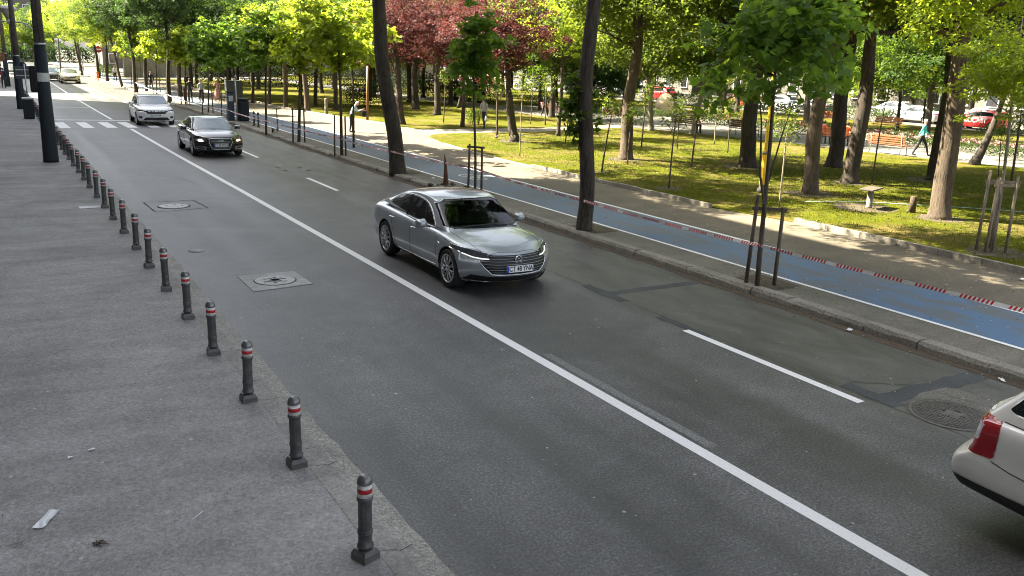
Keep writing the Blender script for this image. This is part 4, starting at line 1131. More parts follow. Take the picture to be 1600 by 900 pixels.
park = [
 (22.14, 28.35, 'bigB', 'brown sunlit trunk on the lawn left of the birch, lit on its left side', .261, .183, 6.2, (.016, -.009), 9, 8.9, 'bark_mid'),
 (25.48, 24.90, 'bigC', 'dark broad trunk on the lawn left of the yellow post', .32, .25, 3.0, (-.011, .006), 8.5, 8.0, 'bark_dark'),
 (22.03, 18.75, 'bigB', 'pale brown forking trunk on the lawn right of the yellow post', .232, .215, 2.65, (-.008, .005), 8.5, 8.0, 'bark_mid'),
 (29.31, 23.91, 'bigC', 'dark trunk, middle of three standing close together beyond the yellow post', .31, .26, 3.3, (.008, -.005), 8.5, 8.0, 'bark_dark'),
 (25.69, 20.19, 'bigA', 'dark slanting trunk, rightmost of three standing close together', .28, .224, 3.85, (.028, -.016), 8.5, 8.2, 'bark_dark'),
 (21.87, 14.17, 'bigL', 'thick sunlit brown trunk leaning right near the lawn kerb', .26, .225, 4.1, (-.022, .013), 8.5, 7.7, 'bark_mid'),
 (29.80, 19.67, 'bigC', 'thick dark trunk behind the sunlit leaning one, next to the teal shirted man', .33, .26, 3.5, (-.012, .007), 8.5, 8.0, 'bark_dark'),
 (37.15, 22.83, 'bigC', 'dark crooked trunk leaning right beside the alley in front of the red car', .20, .125, 1.9, (.26, -.15), 5.2, 7.6, 'bark_dark'),
 (21.46, 36.07, 'plumA', 'crooked dark plum trunk bending left above the grass path', .225, .18, 1.7, (-.138, .081), 5.0, 5.2, 'bark_dark'),
 (33.61, 51.58, 'bigA', 'dark trunk across the alley behind the thin stake fence of saplings', .20, .155, 6.1, (0, 0), 8.5, 8.0, 'bark_dark'),
 (20.18, 46.54, 'plumA', 'dark plum trunk touching the right side of the big leaning trunk', .20, .146, 4.7, (-.088, .052), 6, 5.6, 'bark_dark'),
 (30.83, 69.60, 'bigC', 'far thin dark trunk, first right of the big leaning trunk', .218, .19, 3.2, (.011, -.007), 8, 7.6, 'bark_dark'),
 (27.20, 60.26, 'plumA', 'dark plum trunk flaring at its foot below the reddest foliage', .284, .19, 3.3, (-.005, .003), 6.5, 5.4, 'bark_dark'),
 (26.08, 54.22, 'plumA', 'dark plum trunk just left of the slim stick below red foliage', .238, .173, 2.9, (.015, -.009), 6.5, 5.6, 'bark_dark'),
 (31.62, 61.95, 'plumA', 'thin leaning plum trunk above the grass behind the staked sapling', .125, .10, 1.4, (.167, -.098), 5.5, 5.3, 'bark_dark'),
 (27.80, 71.14, 'bigC', 'dark trunk behind the ochre post', .244, .217, 5.1, (.025, -.015), 8, 7.4, 'bark_dark'),
 (20.74, 59.35, 'midB', 'dark trunk behind the stooping man', .156, .111, 4.8, (0, 0), 6, 5.3, 'bark_dark'),
 (20.73, 63.66, 'midB', 'thin dark trunk left of the wooden stump post', .141, .118, 4.8, (.02, -.012), 6, 5.3, 'bark_dark'),
 (18.10, 57.34, 'midA', 'sunlit grey brown trunk at the lawn edge left of the stump post', .19, .127, 4.7, (-.024, .014), 6.5, 5.4, 'bark_mid'),
 (20.35, 65.98, 'bigC', 'dark trunk directly behind the sunlit one at the lawn edge', .145, .121, 4.8, (.024, -.014), 8, 7.2, 'bark_dark'),
 (17.81, 61.31, 'midA', 'brown trunk at the lawn edge under the bright maple leaves', .156, .134, 4.7, (.011, -.007), 6.5, 5.5, 'bark_mid'),
 (17.00, 74.40, 'bigC', 'dark trunk at the lawn edge right of the ticket machine', .209, .183, 4.7, (.004, -.002), 8, 7.2, 'bark_dark'),
 (19.05, 79.97, 'bigA', 'dark trunk, second right of the ticket machine against the beige wall', .169, .141, 4.8, (.03, -.017), 8, 7.0, 'bark_dark'),
 (17.09, 67.30, 'midB', 'thin brown trunk in the group right of the ticket machine', .12, .096, 4.7, (.036, -.021), 6, 5.4, 'bark_mid'),
 (17.70, 64.98, 'midA', 'thin brown trunk at the start of the lawn right of the ticket machine', .117, .094, 4.7, (.032, -.019), 6, 5.4, 'bark_mid'),
 (20.30, 104.15, 'bigA', 'far dark trunk behind the couple on the pavement', .215, .179, 4.9, (.038, -.022), 8, 7.6, 'bark_dark'),
 (23.76, 113.3, 'bigB', 'far dark trunk behind the woman in pink', .235, .196, 5.0, (.047, -.027), 8, 7.6, 'bark_dark'),
 (33.53, 40.70, 'bigB', 'pale grey straight trunk at the alley edge left of the birch', .17, .151, 2.8, (-.077, .045), 7, 7.4, 'bark_pale'),
 (34.72, 38.41, 'bigA', 'white birch trunk leaning right at the alley edge', .166, .092, 4.6, (.116, -.068), 8, 7.6, 'bark_pale'),
 (44.16, 59.21, 'bigC', 'dark tree behind the alley with a drooping crown right of the ivy trunk', .159, .132, 1.7, (0, 0), 6, 5.4, 'bark_dark'),
 (56.0, 40.6, 'bigA', 'thin dark trunk in front of the parked silver car', .12, .10, 3.5, (-.05, .03), 8, 7.6, 'bark_dark'),
 (57.7, 39.62, 'bigB', 'very thin dark trunk crossing the boot of the silver car', .091, .068, 2.7, (-.088, .051), 7, 7.4, 'bark_dark'),
 (25.6, 10.6, 'midA', 'tree at the right edge whose bright lime branches hang into the picture', .16, .13, 4, (.02, 0), 6, 4.9, 'bark_dark'),
]
for (x, y, key, lab, r0, r1, h1, lean, H, cz, bark) in park:
    cr = {'plumA': 2.9, 'midA': 2.3, 'midB': 2.3}.get(key, 4.2)
    nr = x < 30 and y < 27
    if key.startswith('big'): cz -= (.6 if nr else 1.5)
    tree('park_tree' if key != 'plumA' else 'plum_tree', x, y, key, lab, r0, r1, h1, lean, H, cz, cr, bark, group='purple leaved plum trees' if key == 'plumA' else TG, scale=(.9 if nr else 1.12) if key.startswith('big') else 1.0)
# extra plum crowns toward the left centre, their trunks hidden behind the big trunk
tree('plum_tree', 23.0, 44.5, 'plumA', 'purple plum tree filling the top right of the big leaning trunk', .12, .10, 3, (0, 0), 5.6, 5.6, 2.9, 'bark_dark', group='purple leaved plum trees')
tree('park_tree', 25.6, 38.6, 'midA', 'bright lime crowned tree directly left of the ivy covered trunk', .11, .09, 3, (.02, 0), 6, 5.6, 2.3, 'bark_dark', scale=.9)

# far background trees beyond the alley and the street
FG = 'background trees beyond the alley'
rb = random.Random(21)
keys = ['bigA', 'bigC', 'bigB', 'bigA', 'bigL']
descr = ['round green', 'dark shaded', 'olive tinted', 'dense leafy', 'bright lime']
places = []
k = 0
ORD = 'first second third fourth fifth sixth seventh eighth ninth tenth eleventh twelfth thirteenth fourteenth fifteenth sixteenth seventeenth eighteenth nineteenth'.split()
cnt = {}
for y in range(14, 150, 9):
    for x in (47.5, 58, 78, 88):
        if x == 58 and 30 < y < 56: continue
        xx = x+rb.uniform(-2.5, 2.5); yy = y+rb.uniform(-3, 3)
        i = k % 5; k += 1
        where = {47.5: 'between the flower beds of the alley', 58: 'on the strip before the far street', 78: 'behind the far parked cars', 88: 'before the pale far buildings'}[x]
        cnt[x] = cnt.get(x, 0)+1
        t = tree('park_tree', xx, yy, keys[i], '%s background tree %s, %s from the right' % (descr[i], where, ORD[cnt[x]-1]), .22, .17, 3, (rb.uniform(-.04, .04), 0), 8.5, (5.6 if x < 60 else 4.6)+rb.uniform(-.5, .6), 4.2, 'bark_dark', group=FG, limbs=5)
for n_, (x, y) in enumerate(sorted(((28, 84), (36, 78), (24, 92), (33, 95), (42, 88), (27, 106), (37, 112), (46, 104), (30, 128), (18, 95), (41, 70), (38, 60), (33, 66), (37, 73), (31, 78), (42, 64), (46, 80)), key=lambda q: q[0]/q[1])):
    i = k % 5; k += 1
    tree('park_tree', x, y, keys[i], '%s park tree far behind the kerbside maples, %s from the left' % (descr[i], ORD[n_]), .2, .16, 3, (rb.uniform(-.04, .04), 0), 8.5, 5.8+rb.uniform(-.4, .7), 4.2, 'bark_dark', group='far park trees behind the maples', limbs=5)
# left side of the road end
for (x, y, key, lab, cz) in ((-1.5, 135, 'bigC', 'dark tree at the left edge over the pavement end', 7), (1.0, 150, 'bigL', 'bright tree at the end of the near pavement behind the dark poles', 6.8), (-3.2, 120, 'bigA', 'tree rising left of the farthest dark pole', 7.2), (12.5, 150, 'bigL', 'bright lime tree where the road ends', 7), (15, 138, 'bigB', 'olive tree where the road ends, right side', 7), (2.2, 168, 'bigB', 'olive tree at the far left behind the white cars', 5.6), (7.5, 172, 'bigA', 'round tree closing the road behind the dark saloon', 5.6), (-1.0, 152, 'bigA', 'tree left of the far white car at the pavement end', 5.4), (5.5, 200, 'bigA', 'distant tree closing the view down the road', 7), (10, 186, 'bigC', 'distant dark tree closing the road view on the right', 7), (0.5, 180, 'bigC', 'distant dark tree closing the road view on the left', 7), (14.3, 99, 'bigC', 'dark crowned tree overhanging the road beyond the leaning kerb trunks', 7.6), (13.5, 76, 'bigC', 'dark crowned tree overhanging the pavement above the white car', 7.4)):
    tree('street_tree', x, y, key, lab, .2, .15, 3, (0, 0), 8, cz, 4, 'bark_dark', z=.1, group='trees at the end of the road')

# staked young trees on the kerb
YG = 'staked young maples on the far kerb'
def stakes(t, pts, hs, rail=None, mat='wood_stake', tilt=(0, 0)):
    for (dx, dy), h in zip(pts, hs):
        mb = MB(); mb.tube([(dx, dy, -.03), (dx*.93+tilt[0]*h, dy*.93+tilt[1]*h, h)], [.036, .032], 8); mb.build('stake', M[mat], t)
    if rail:
        for i, j, z in rail:
            a = pts[i]; b = pts[j]
            mb = MB(); p = Vector((a[0]*.94+tilt[0]*z, a[1]*.94+tilt[1]*z, z)); q = Vector((b[0]*.94+tilt[0]*z, b[1]*.94+tilt[1]*z, z)); e = (q-p).normalized()*.07
            mb.box(-.5, .5, -.5, .5, -.5, .5, 0, Matrix.Translation((p+q)/2) @ (q-p).to_track_quat('X', 'Z').to_matrix().to_4x4() @ Matrix.Diagonal(((q-p).length+.14, .028, .06, 1)))
            mb.build('cross_rail', M[mat], t)
# nearest: individual maple crown with large leaves
C, N = crown_points(1.48, 1.55, 74, 27, 31, .40, shell=.50, low=.80)
CROWNS['maple_near'] = leaves_mesh('leaves_maple_near', C, N, .17, LEAFM, 3, M['leaf_maple'])
C, N = crown_points(.85, 1.35, 66, 20, 32, .30, shell=.5, low=.95)
CROWNS['maple_mid'] = leaves_mesh('leaves_maple_mid', C, N, .165, LEAFM, 4, M['leaf_maple'])
rdir = Vector((.86, -.51))
def along(a, b=0): return (rdir.x*a+rdir.y*b*-1*0+(-.51*-1)*b*0+0, 0)
def young(x, y, key, lab, r0, r1, lean, cz, crad, H, stk, hs, rail, mat='wood_stake', bark='bark_young', tilt=(0, 0), z=.12, group=YG, cat='young tree', scale=1, limbs=7):
    t = tree('young_tree', x, y, key, lab, r0, r1, 3.0, lean, H, cz, crad, bark, scale, z, group=group, cat=cat, limbs=limbs, young=True)
    P_ = [(rdir.x*a+.51*b, rdir.y*a+.86*b) for a, b in stk]
    stakes(t, P_, hs, rail, mat, tilt)
    return t
tn = young(11.59, 10.78, 'maple_near', 'nearest staked young maple with large dark green leaves on the far kerb', .048, .030, (-.02, .012), 4.35, 1.5, 5.3, [(-.16, .18), (.33, .1)], [1.62, 1.42], [(0, 1, 1.38)], tilt=(.02, -.012))
mb = MB(); mb.tube([(0, 0, 1.25), (-.05, .02, 1.55), (-.16, .06, 2.0), (-.22, .1, 2.9), (-.35, .15, 3.6)], [.026, .024, .02, .015, .006], 7); mb.tube([(.0, 0, 1.9), (.12, -.05, 2.6), (.30, -.1, 3.3)], [.018, .014, .005], 6); mb.build('side_stem', M['bark_young'], tn)
young(11.87, 22.10, 'maple_mid', 'narrow staked young maple behind the roof of the silver car', .040, .030, (-.021, .012), 3.95, .9, 5.2, [(-.20, .05), (.19, -.05)], [1.42, 1.36], [(0, 1, 1.34)])
young(11.54, 32.37, 'sapL', 'bright staked young maple left of the big leaning trunk', .062, .049, (-.01, .006), 4.45, 1.45, 5.6, [(-.34, .3), (-.26, -.1), (.17, -.1)], [1.5, 1.45, 1.5], None)
young(11.52, 37.77, 'sapL', 'bright staked young maple with twin stakes, second left of the big leaning trunk', .070, .056, (.034, -.02), 4.35, 1.45, 5.6, [(-.28, .1), (.26, .0)], [1.45, 1.5], [(0, 1, 1.4)], scale=1.05)
young(11.31, 42.27, 'sapM', 'slim young maple beside the kick scooter', .054, .046, (.033, -.019), 4.2, 1.45, 5.4, [], [], None, scale=1.05)
young(13.0, 35.0, 'sapL', 'lime young maple crown leaning over the cycle lane between the staked maples', .05, .04, (0, .01), 4.6, 1.45, 5.6, [], [], None)
young(10.98+.6, 51.37, 'sapM', 'young maple with pinkish bound stakes beside the ticket machine', .05, .036, (.045, -.026), 3.9, 1.45, 5, [(-.3, 0), (.25, 0), (0, .3)], [1.7, 1.7, 1.7], [(0, 1, 1.2)])
young(11.65, 56.68, 'sapM', 'staked young maple in front of the grey and black clad couple', .05, .036, (.05, -.029), 3.9, 1.45, 5, [(-.35, 0), (.3, 0)], [1.4, 1.4], None)
young(11.91, 65.26, 'sapL', 'small staked maple wrapped in orange net behind the white car', .05, .04, (.053, -.031), 3.9, 1.45, 5, [(-.3, 0), (.3, 0), (0, .3)], [1.5, 1.5, 1.5], None)
young(12.1, 78.5, 'sapL', 'small staked maple far up the pavement near the leaning kerb trunk', .05, .04, (.04, -.02), 3.9, 1.45, 5, [(-.3, 0), (.3, 0)], [1.4, 1.4], None)
young(12.0, 90.0, 'sapL', 'farthest small staked maple up the pavement', .05, .04, (.0, 0), 3.9, 1.45, 5, [(-.3, 0), (.3, 0)], [1.4, 1.4], None, scale=1.1)
mb = MB(); mb.lathe([(.09, .3), (.11, .8), (.09, 1.15)], 10); mb.build('orange_net', M['rust'], [o for o in COL.objects if o.get('label', '').startswith('small staked maple wrapped')][0])
# pale staked sapling on the right lawn
tw = young(18.91, 10.87, 'midA', 'pale barked young tree with four pale stakes on the lawn at the right edge', .040, .030, (-.035, .021), 3.9, 1.9, 5, [(-.30, .12), (-.20, -.1), (.24, -.1), (.1, .3)], [1.78, 1.66, 1.7, 1.6], [(0, 2, 1.55), (1, 2, 1.48), (0, 3, 1.5)], 'wood_pale', 'bark_pale', z=.15, group='young trees on the lawn', scale=.62)
# thin whips planted on the lawn
WG = 'thin planted whips on the lawn'
wh = [(18.24, 21.05, 2.1, (.021, -.012), .030, 'thin crooked whip standing in a dark soil circle near the lawn kerb'), (18.61, 25.15, 2.1, (.093, -.055), .034, 'dark bent whip right of the ivy trunk, its top arching right'), (18.1, 29.98, 2.6, (0, 0), .026, 'pale upright whip at the lawn edge right of the plum trunk'), (23.13, 25.5, 1.9, (.022, -.013), .037, 'dark whip below the birch foot'), (18.94, 17.13, 2.0, (-.007, .004), .027, 'pale crooked whip right of the yellow post'), (23.49, 34.78, 1.7, (.054, -.032), .03, 'thin whip left of the ivy covered trunk'), (31.37, 33.04, 1.5, (-.03, .02), .032, 'pale whip in front of the shaded brown bench'), (28.76, 29.37, 1.7, (-.03, .02), .029, 'thin straight whip left of the broad dark trunk'), (26.23, 32.44, 2.2, (.012, -.007), .038, 'dark whip next to the sunlit lawn trunk'), (21.98, 38.68, 2.2, (-.026, .015), .06, 'dark stout whip by the grass path left of the plum trunk'), (23.39, 47.73, 2.4, (.022, -.013), .038, 'slim whip between the two dark plum trunks'), (34.31, 26.53, 2.3, (-.014, .008), .029, 'thin whip left of the empty orange bench'), (26.09, 19.58, 3.0, (.022, -.013), .028, 'long thin dark whip rising before the empty orange bench'), (34.17, 19.93, 1.6, (-.1, .06), .025, 'thin dark whip right of the thick dark trunk'), (32.62, 18.5, 2.4, (-.034, .02), .048, 'leaning dark sapling near the right edge of the photo'), (29.09, 45.32, 1.8, (0, 0), .039, 'whip in the cluster on the grass beside the path'), (29.5, 46.0, 2.4, (0, 0), .03, 'tallest whip in the cluster on the grass beside the path'), (28.4, 45.9, 2.2, (.02, 0), .03, 'left whip in the cluster on the grass beside the path'), (21.2, 27.0, 1.7, (.03, 0), .03, 'short dark twig sapling beside the sunlit lawn trunk'), (27.6, 31.5, 1.6, (0, 0), .028, 'thin pole sapling below the dark red bench')]
for (x, y, h, lean, r0, lab) in wh:
    t = empty('sapling', (x, y, .15), 0, lab, 'sapling', WG)
    trunk_mesh('stem', M['bark_young'] if 'pale' not in lab else M['wood_pale'], r0, r0*.75, h*.8, lean, h+.3, int(x*9+y), (h-.3,), .5, 4, parent=t, young=True)
    c = link_mesh('crown', CROWNS['whip'], t); c.location = (lean[0]*h, lean[1]*h, h+.25); c.rotation_euler = (0, 0, x)
# small bushes, hedges, flower beds
def bush(name, x, y, sx, sy, sz, n, mat, lab, cat, seed, size=.08, z=.14, group=None, n_fl=0, fl=None):
    rg = np.random.default_rng(seed)
    t = empty(name, (x, y, z), 0, lab, cat, group)
    C = rg.uniform(-1, 1, (n, 3)); C[:, 2] = (C[:, 2]+1)/2
    k = 1+.18*np.sin(C[:, 0]*sx*2.1+seed)+.1*np.sin(C[:, 1]*sy*3)
    C = C*np.array([sx, sy, 1]); C[:, 2] = .05+C[:, 2]**.7*sz*k
    N = rg.normal(size=(n, 3))*.7+np.array([0, 0, 1])
    link_mesh('foliage', leaves_mesh('foliage', C, N, size, LEAF4, seed, mat), t)
    mb = MB()
    for i in range(10):
        a = rg.uniform(-.9, .9)*sx; b = rg.uniform(-.8, .8)*sy; mb.tube([(a, b, 0), (a+.05, b, sz*.8)], .015, 5)
    mb.build('stem', M['bark_young'], t)
    if n_fl:
        C = rg.uniform(-1, 1, (n_fl, 3))*np.array([sx, sy, .08*sz]); C[:, 2] += sz*1.02
        link_mesh('flower', leaves_mesh('flower', C, rg.normal(size=(n_fl, 3))*.6+np.array([0, 0, 1.]), size*1.5, LEAF4, seed+1, fl), t)
    return t
bush('hedge', 43.4, 24, 1.2, 9, .55, 9000, M['hedge'], 'flower bed with pink blossoms across the alley behind the teal shirted man', 'flower bed', 1, .12, n_fl=900, fl=M['flower_pink'])
bush('hedge', 43.2, 41, 1.2, 6.5, .5, 6500, M['hedge'], 'flower bed with red blossoms behind the empty orange bench', 'flower bed', 2, .12, n_fl=260, fl=M['flower_red'])
bush('hedge', 41.8, 59, 1.4, 9, .65, 7500, M['hedge'], 'low green shrub bed along the alley left of the ivy trunk', 'shrub bed', 3, .13)
bush('hedge', 36.5, 80, 1.2, 14, 2.1, 17000, M['hedge_painted_shade'], 'long clipped hedge behind the stooping man, shade painted into its leaf colour', 'hedge', 4, .16)
bush('hedge', 28.5, 99, 9, 1.0, 2.2, 14000, M['hedge_painted_shade'], 'clipped hedge crossing the lawn behind the ticket machine, shade painted into its leaves', 'hedge', 5, .16)
bush('shrub', 24.3, 63.5, 1.3, 1.2, 1.7, 3000, M['hedge_painted_shade'], 'dark rounded shrub beside the wooden stump post', 'shrub', 6, .13)
bush('shrub', 24.6, 46.2, .45, .45, .75, 500, M['leaf'], 'small bright shrub on the shaded grass below the slim whip', 'shrub', 7, .1)
bush('shrub', 60.3, 58, 1, 14, .9, 9000, M['hedge'], 'low hedge along the far street behind the alley', 'hedge', 8, .15)
bush('shrub', 60.3, 28, .8, 9, .35, 5000, M['hedge'], 'low hedge along the far street in front of the red car', 'hedge', 9, .15)
bush('shrub', 13.6, 126, 1.2, 2.5, 1.3, 2500, M['leaf'], 'green shrub at the end of the pavement under the road sign', 'shrub', 10, .13, .1)
bush('hedge', 6, 214, 16, 1.2, 3.6, 9000, M['leaf_deep'], 'dark bushes closing the view at the very end of the road', 'bushes', 15, .42, .05)
mb = MB(); mb.sphere((0, 0, .75), (.75, .65, .95), 14, 10)
for v in mb.v:
    v += Vector((math.sin(v.z*5)*.08, math.cos(v.x*5)*.06, math.sin(v.x*4+v.y*3)*.08))
thing('boulder', mb, M['stone'], 'big pale brown boulder beyond the alley right of the ivy trunk', 'boulder', (45.2, 53.5, .1))
# grass tufts near the lawn edge and pits
rg = np.random.default_rng(12)
n = 60000
X = rg.uniform(17.5, 33, n); Y = rg.uniform(6, 42, n)
ok = (X > 17.6+np.clip((Y-31)*.35, 0, 10)) & (Y < 39) & (X < 17.5+(45-Y)*.55+6)
X = X[ok]; Y = Y[ok]
C = np.stack([X, Y, np.full(len(X), .14)], 1)
hgt = rg.uniform(.03, .075, len(X))
a = rg.uniform(0, 6.28, len(X)); w = rg.uniform(.008, .018, len(X))
dx = np.cos(a)*w; dy = np.sin(a)*w
V = np.stack([np.stack([X-dx, Y-dy, C[:, 2]], 1), np.stack([X+dx, Y+dy, C[:, 2]], 1), np.stack([X+rg.uniform(-.03, .03, len(X)), Y+rg.uniform(-.03, .03, len(X)), C[:, 2]+hgt], 1)], 1).reshape(-1, 3)
me = bpy.data.meshes.new('grass_tufts')
me.vertices.add(len(V)); me.vertices.foreach_set('co', V.astype(np.float32).ravel())
me.loops.add(len(V)); me.loops.foreach_set('vertex_index', np.arange(len(V), dtype=np.int32))
me.polygons.add(len(V)//3); me.polygons.foreach_set('loop_start', np.arange(0, len(V), 3, dtype=np.int32))
me.materials.append(M['grass_blade']); me.update(calc_edges=True)
tag(link_mesh('grass', me), 'short uneven grass blades covering the lawn', 'grass', kind='stuff')
C = np.stack([rg.uniform(17.6, 36, 5200), rg.uniform(6, 40, 5200), np.full(5200, .172)], 1)
C = C[(C[:, 1] < 39.5)]
tag(link_mesh('leaf_litter', leaves_mesh('leaf_litter', C, rg.normal(size=(len(C), 3))*.45+np.array([0, 0, 1.]), .06, LEAF4, 9, simple('litter_brown', (.16, .115, .06), .9, 0, .5, 12))), 'dry brown leaf litter scattered over the lawn', 'leaf litter', kind='stuff')
# fallen leaves under the kerb trees and weeds
rg = np.random.default_rng(3)
C = np.concatenate([np.stack([rg.normal(x, .32, 60), rg.normal(y, .5, 60), np.full(60, .135)], 1) for x, y in ((11.95, 10.9), (12.0, 16.4), (11.95, 22.3), (11.95, 27.1))])
C = C[C[:, 0] > 11.68]
tag(link_mesh('weeds', leaves_mesh('weeds', C, rg.normal(size=(len(C), 3))*.5+np.array([0, 0, 1.]), .05, LEAF4, 1, M['leaf_olive'])), 'sparse weeds and fallen leaves in the tree pits along the far kerb', 'weeds', kind='stuff')
# ============================================================ CARS
def subsurf_mesh(verts, faces, levels, creases=None):
    me = bpy.data.meshes.new('cage')
    me.from_pydata([tuple(v) for v in verts], [], faces)
    me.validate(); me.update()
    bm = bmesh.new(); bm.from_mesh(me); bmesh.ops.remove_doubles(bm, verts=bm.verts, dist=1e-5)
    bmesh.ops.recalc_face_normals(bm, faces=bm.faces); bm.to_mesh(me); bm.free()
    o = bpy.data.objects.new('cage', me); COL.objects.link(o)
    md = o.modifiers.new('s', 'SUBSURF'); md.levels = levels; md.render_levels = levels
    dg = bpy.context.evaluated_depsgraph_get()
    out = bpy.data.meshes.new_from_object(o.evaluated_get(dg))
    bpy.data.objects.remove(o); bpy.data.meshes.remove(me)
    V = np.empty(len(out.vertices)*3, np.float32); out.vertices.foreach_get('co', V)
    F_ = [tuple(p.vertices) for p in out.polygons]
    N = np.empty(len(out.vertices)*3, np.float32); out.vertices.foreach_get('normal', N)
    bpy.data.meshes.remove(out)
    return V.reshape(-1, 3).astype(float), F_, N.reshape(-1, 3).astype(float)
def lattice(I, J, K, P):
    """surface of an I x J x K lattice; P(i,j,k) gives the point"""
    idx = {}; vs = []; fs = []
    def v(i, j, k):
        if (i, j, k) not in idx: idx[(i, j, k)] = len(vs); vs.append(P(i, j, k))
        return idx[(i, j, k)]
    for i in range(I-1):
        for j in range(J-1):
            for k in (0, K-1): fs.append((v(i, j, k), v(i+1, j, k), v(i+1, j+1, k), v(i, j+1, k)))
    for i in range(I-1):
        for k in range(K-1):
            for j in (0, J-1): fs.append((v(i, j, k), v(i+1, j, k), v(i+1, j, k+1), v(i, j, k+1)))
    for j in range(J-1):
        for k in range(K-1):
            for i in (0, I-1): fs.append((v(i, j, k), v(i, j+1, k), v(i, j+1, k+1), v(i, j, k+1)))
    return vs, fs
def lerp_tab(x, tab):
    xs = [t[0] for t in tab]
    if x <= xs[0]: return tab[0][1]
    for a, b in zip(tab, tab[1:]):
        if x <= b[0]:
            u = (x-a[0])/(b[0]-a[0]); return a[1]+(b[1]-a[1])*u
    return tab[-1][1]
def sdist(P, poly):
    """signed distance (negative inside) and nearest boundary point"""
    poly = np.array(poly, float); n = len(poly)
    best = np.full(len(P), 1e9); near = np.zeros_like(P); inside = np.zeros(len(P), bool)
    for i in range(n):
        a = poly[i]; b = poly[(i+1) % n]; e = b-a
        t = np.clip(((P-a)@e)/(e@e), 0, 1); q = a+t[:, None]*e
        d = np.linalg.norm(P-q, axis=1); m_ = d < best
        best[m_] = d[m_]; near[m_] = q[m_]
        c = ((a[1] > P[:, 1]) != (b[1] > P[:, 1]))
        with np.errstate(divide='ignore', invalid='ignore'):
            xi = (b[0]-a[0])*(P[:, 1]-a[1])/(b[1]-a[1])+a[0]
        inside ^= c & (P[:, 0] < xi)
    return np.where(inside, -best, best), near
def smooth_poly(p, it=2):
    for _ in range(it):
        q = []
        for i in range(len(p)):
            a = p[i]; b = p[(i+1) % len(p)]
            q += [(a[0]*.75+b[0]*.25, a[1]*.75+b[1]*.25), (a[0]*.25+b[0]*.75, a[1]*.25+b[1]*.75)]
        p = q
    return p
def circle(cx, cz, r_, n=28): return [(cx+r_*math.cos(2*math.pi*i/n), cz+r_*math.sin(2*math.pi*i/n)) for i in range(n)]
AX = {'y': (0, 2, 1), 'x': (1, 2, 0), 'z': (0, 1, 2)}

def make_wheel(parent, x, y, side, r_, w, rim_mat, spokes=10, style='twin', rimr=.74):
    hub = MB(); hub.lathe([(.0001, -.05), (r_*.76, -.055), (r_*.76, -.10)], 24, 0, axis='y', cap=False)
    wh = hub.build('wheel', M['well'], parent)
    wh.location = (x, y, r_); wh.rotation_euler = (0, .3*x, 0 if side > 0 else math.pi)
    mb = MB(); rr = r_*rimr
    mb.lathe([(rr, -w*.9), (rr*1.0, -w*.1), (rr+.012, 0), (r_*.93, .010), (r_-.01, -.018), (r_, -.05), (r_, -w+.05), (r_-.015, -w+.01), (rr, -w)], 36, 0, axis='y', c=(0, .012, 0), cap=False)
    mb.build('tyre', M['rubber'], wh)
    mb = MB()
    mb.lathe([(rr+.004, .004), (rr-.012, .012), (rr-.022, .004), (rr-.03, -.05)], 36, 0, axis='y', c=(0, .012, 0), cap=False)
    for k in range(spokes):
        a = 2*math.pi*k/spokes
        for da in ((-.085, .085) if style == 'twin' else (0,)):
            c0, s0 = math.cos(a+da*.6), math.sin(a+da*.6); c1, s1 = math.cos(a+da*1.5), math.sin(a+da*1.5)
            mb.tube([(c0*.055, .0, s0*.055), (c0*rr*.5, .010, s0*rr*.5), (c1*(rr-.012), .004, s1*(rr-.012))], [.016, .013, .014] if style == 'twin' else [.030, .026, .022], 6, flat=.6)
    mb.lathe([(.0001, .030), (.04, .028), (.062, .016), (.07, -.01)], 18, 0, axis='y')
    mb.build('rim', rim_mat, wh)
    return wh

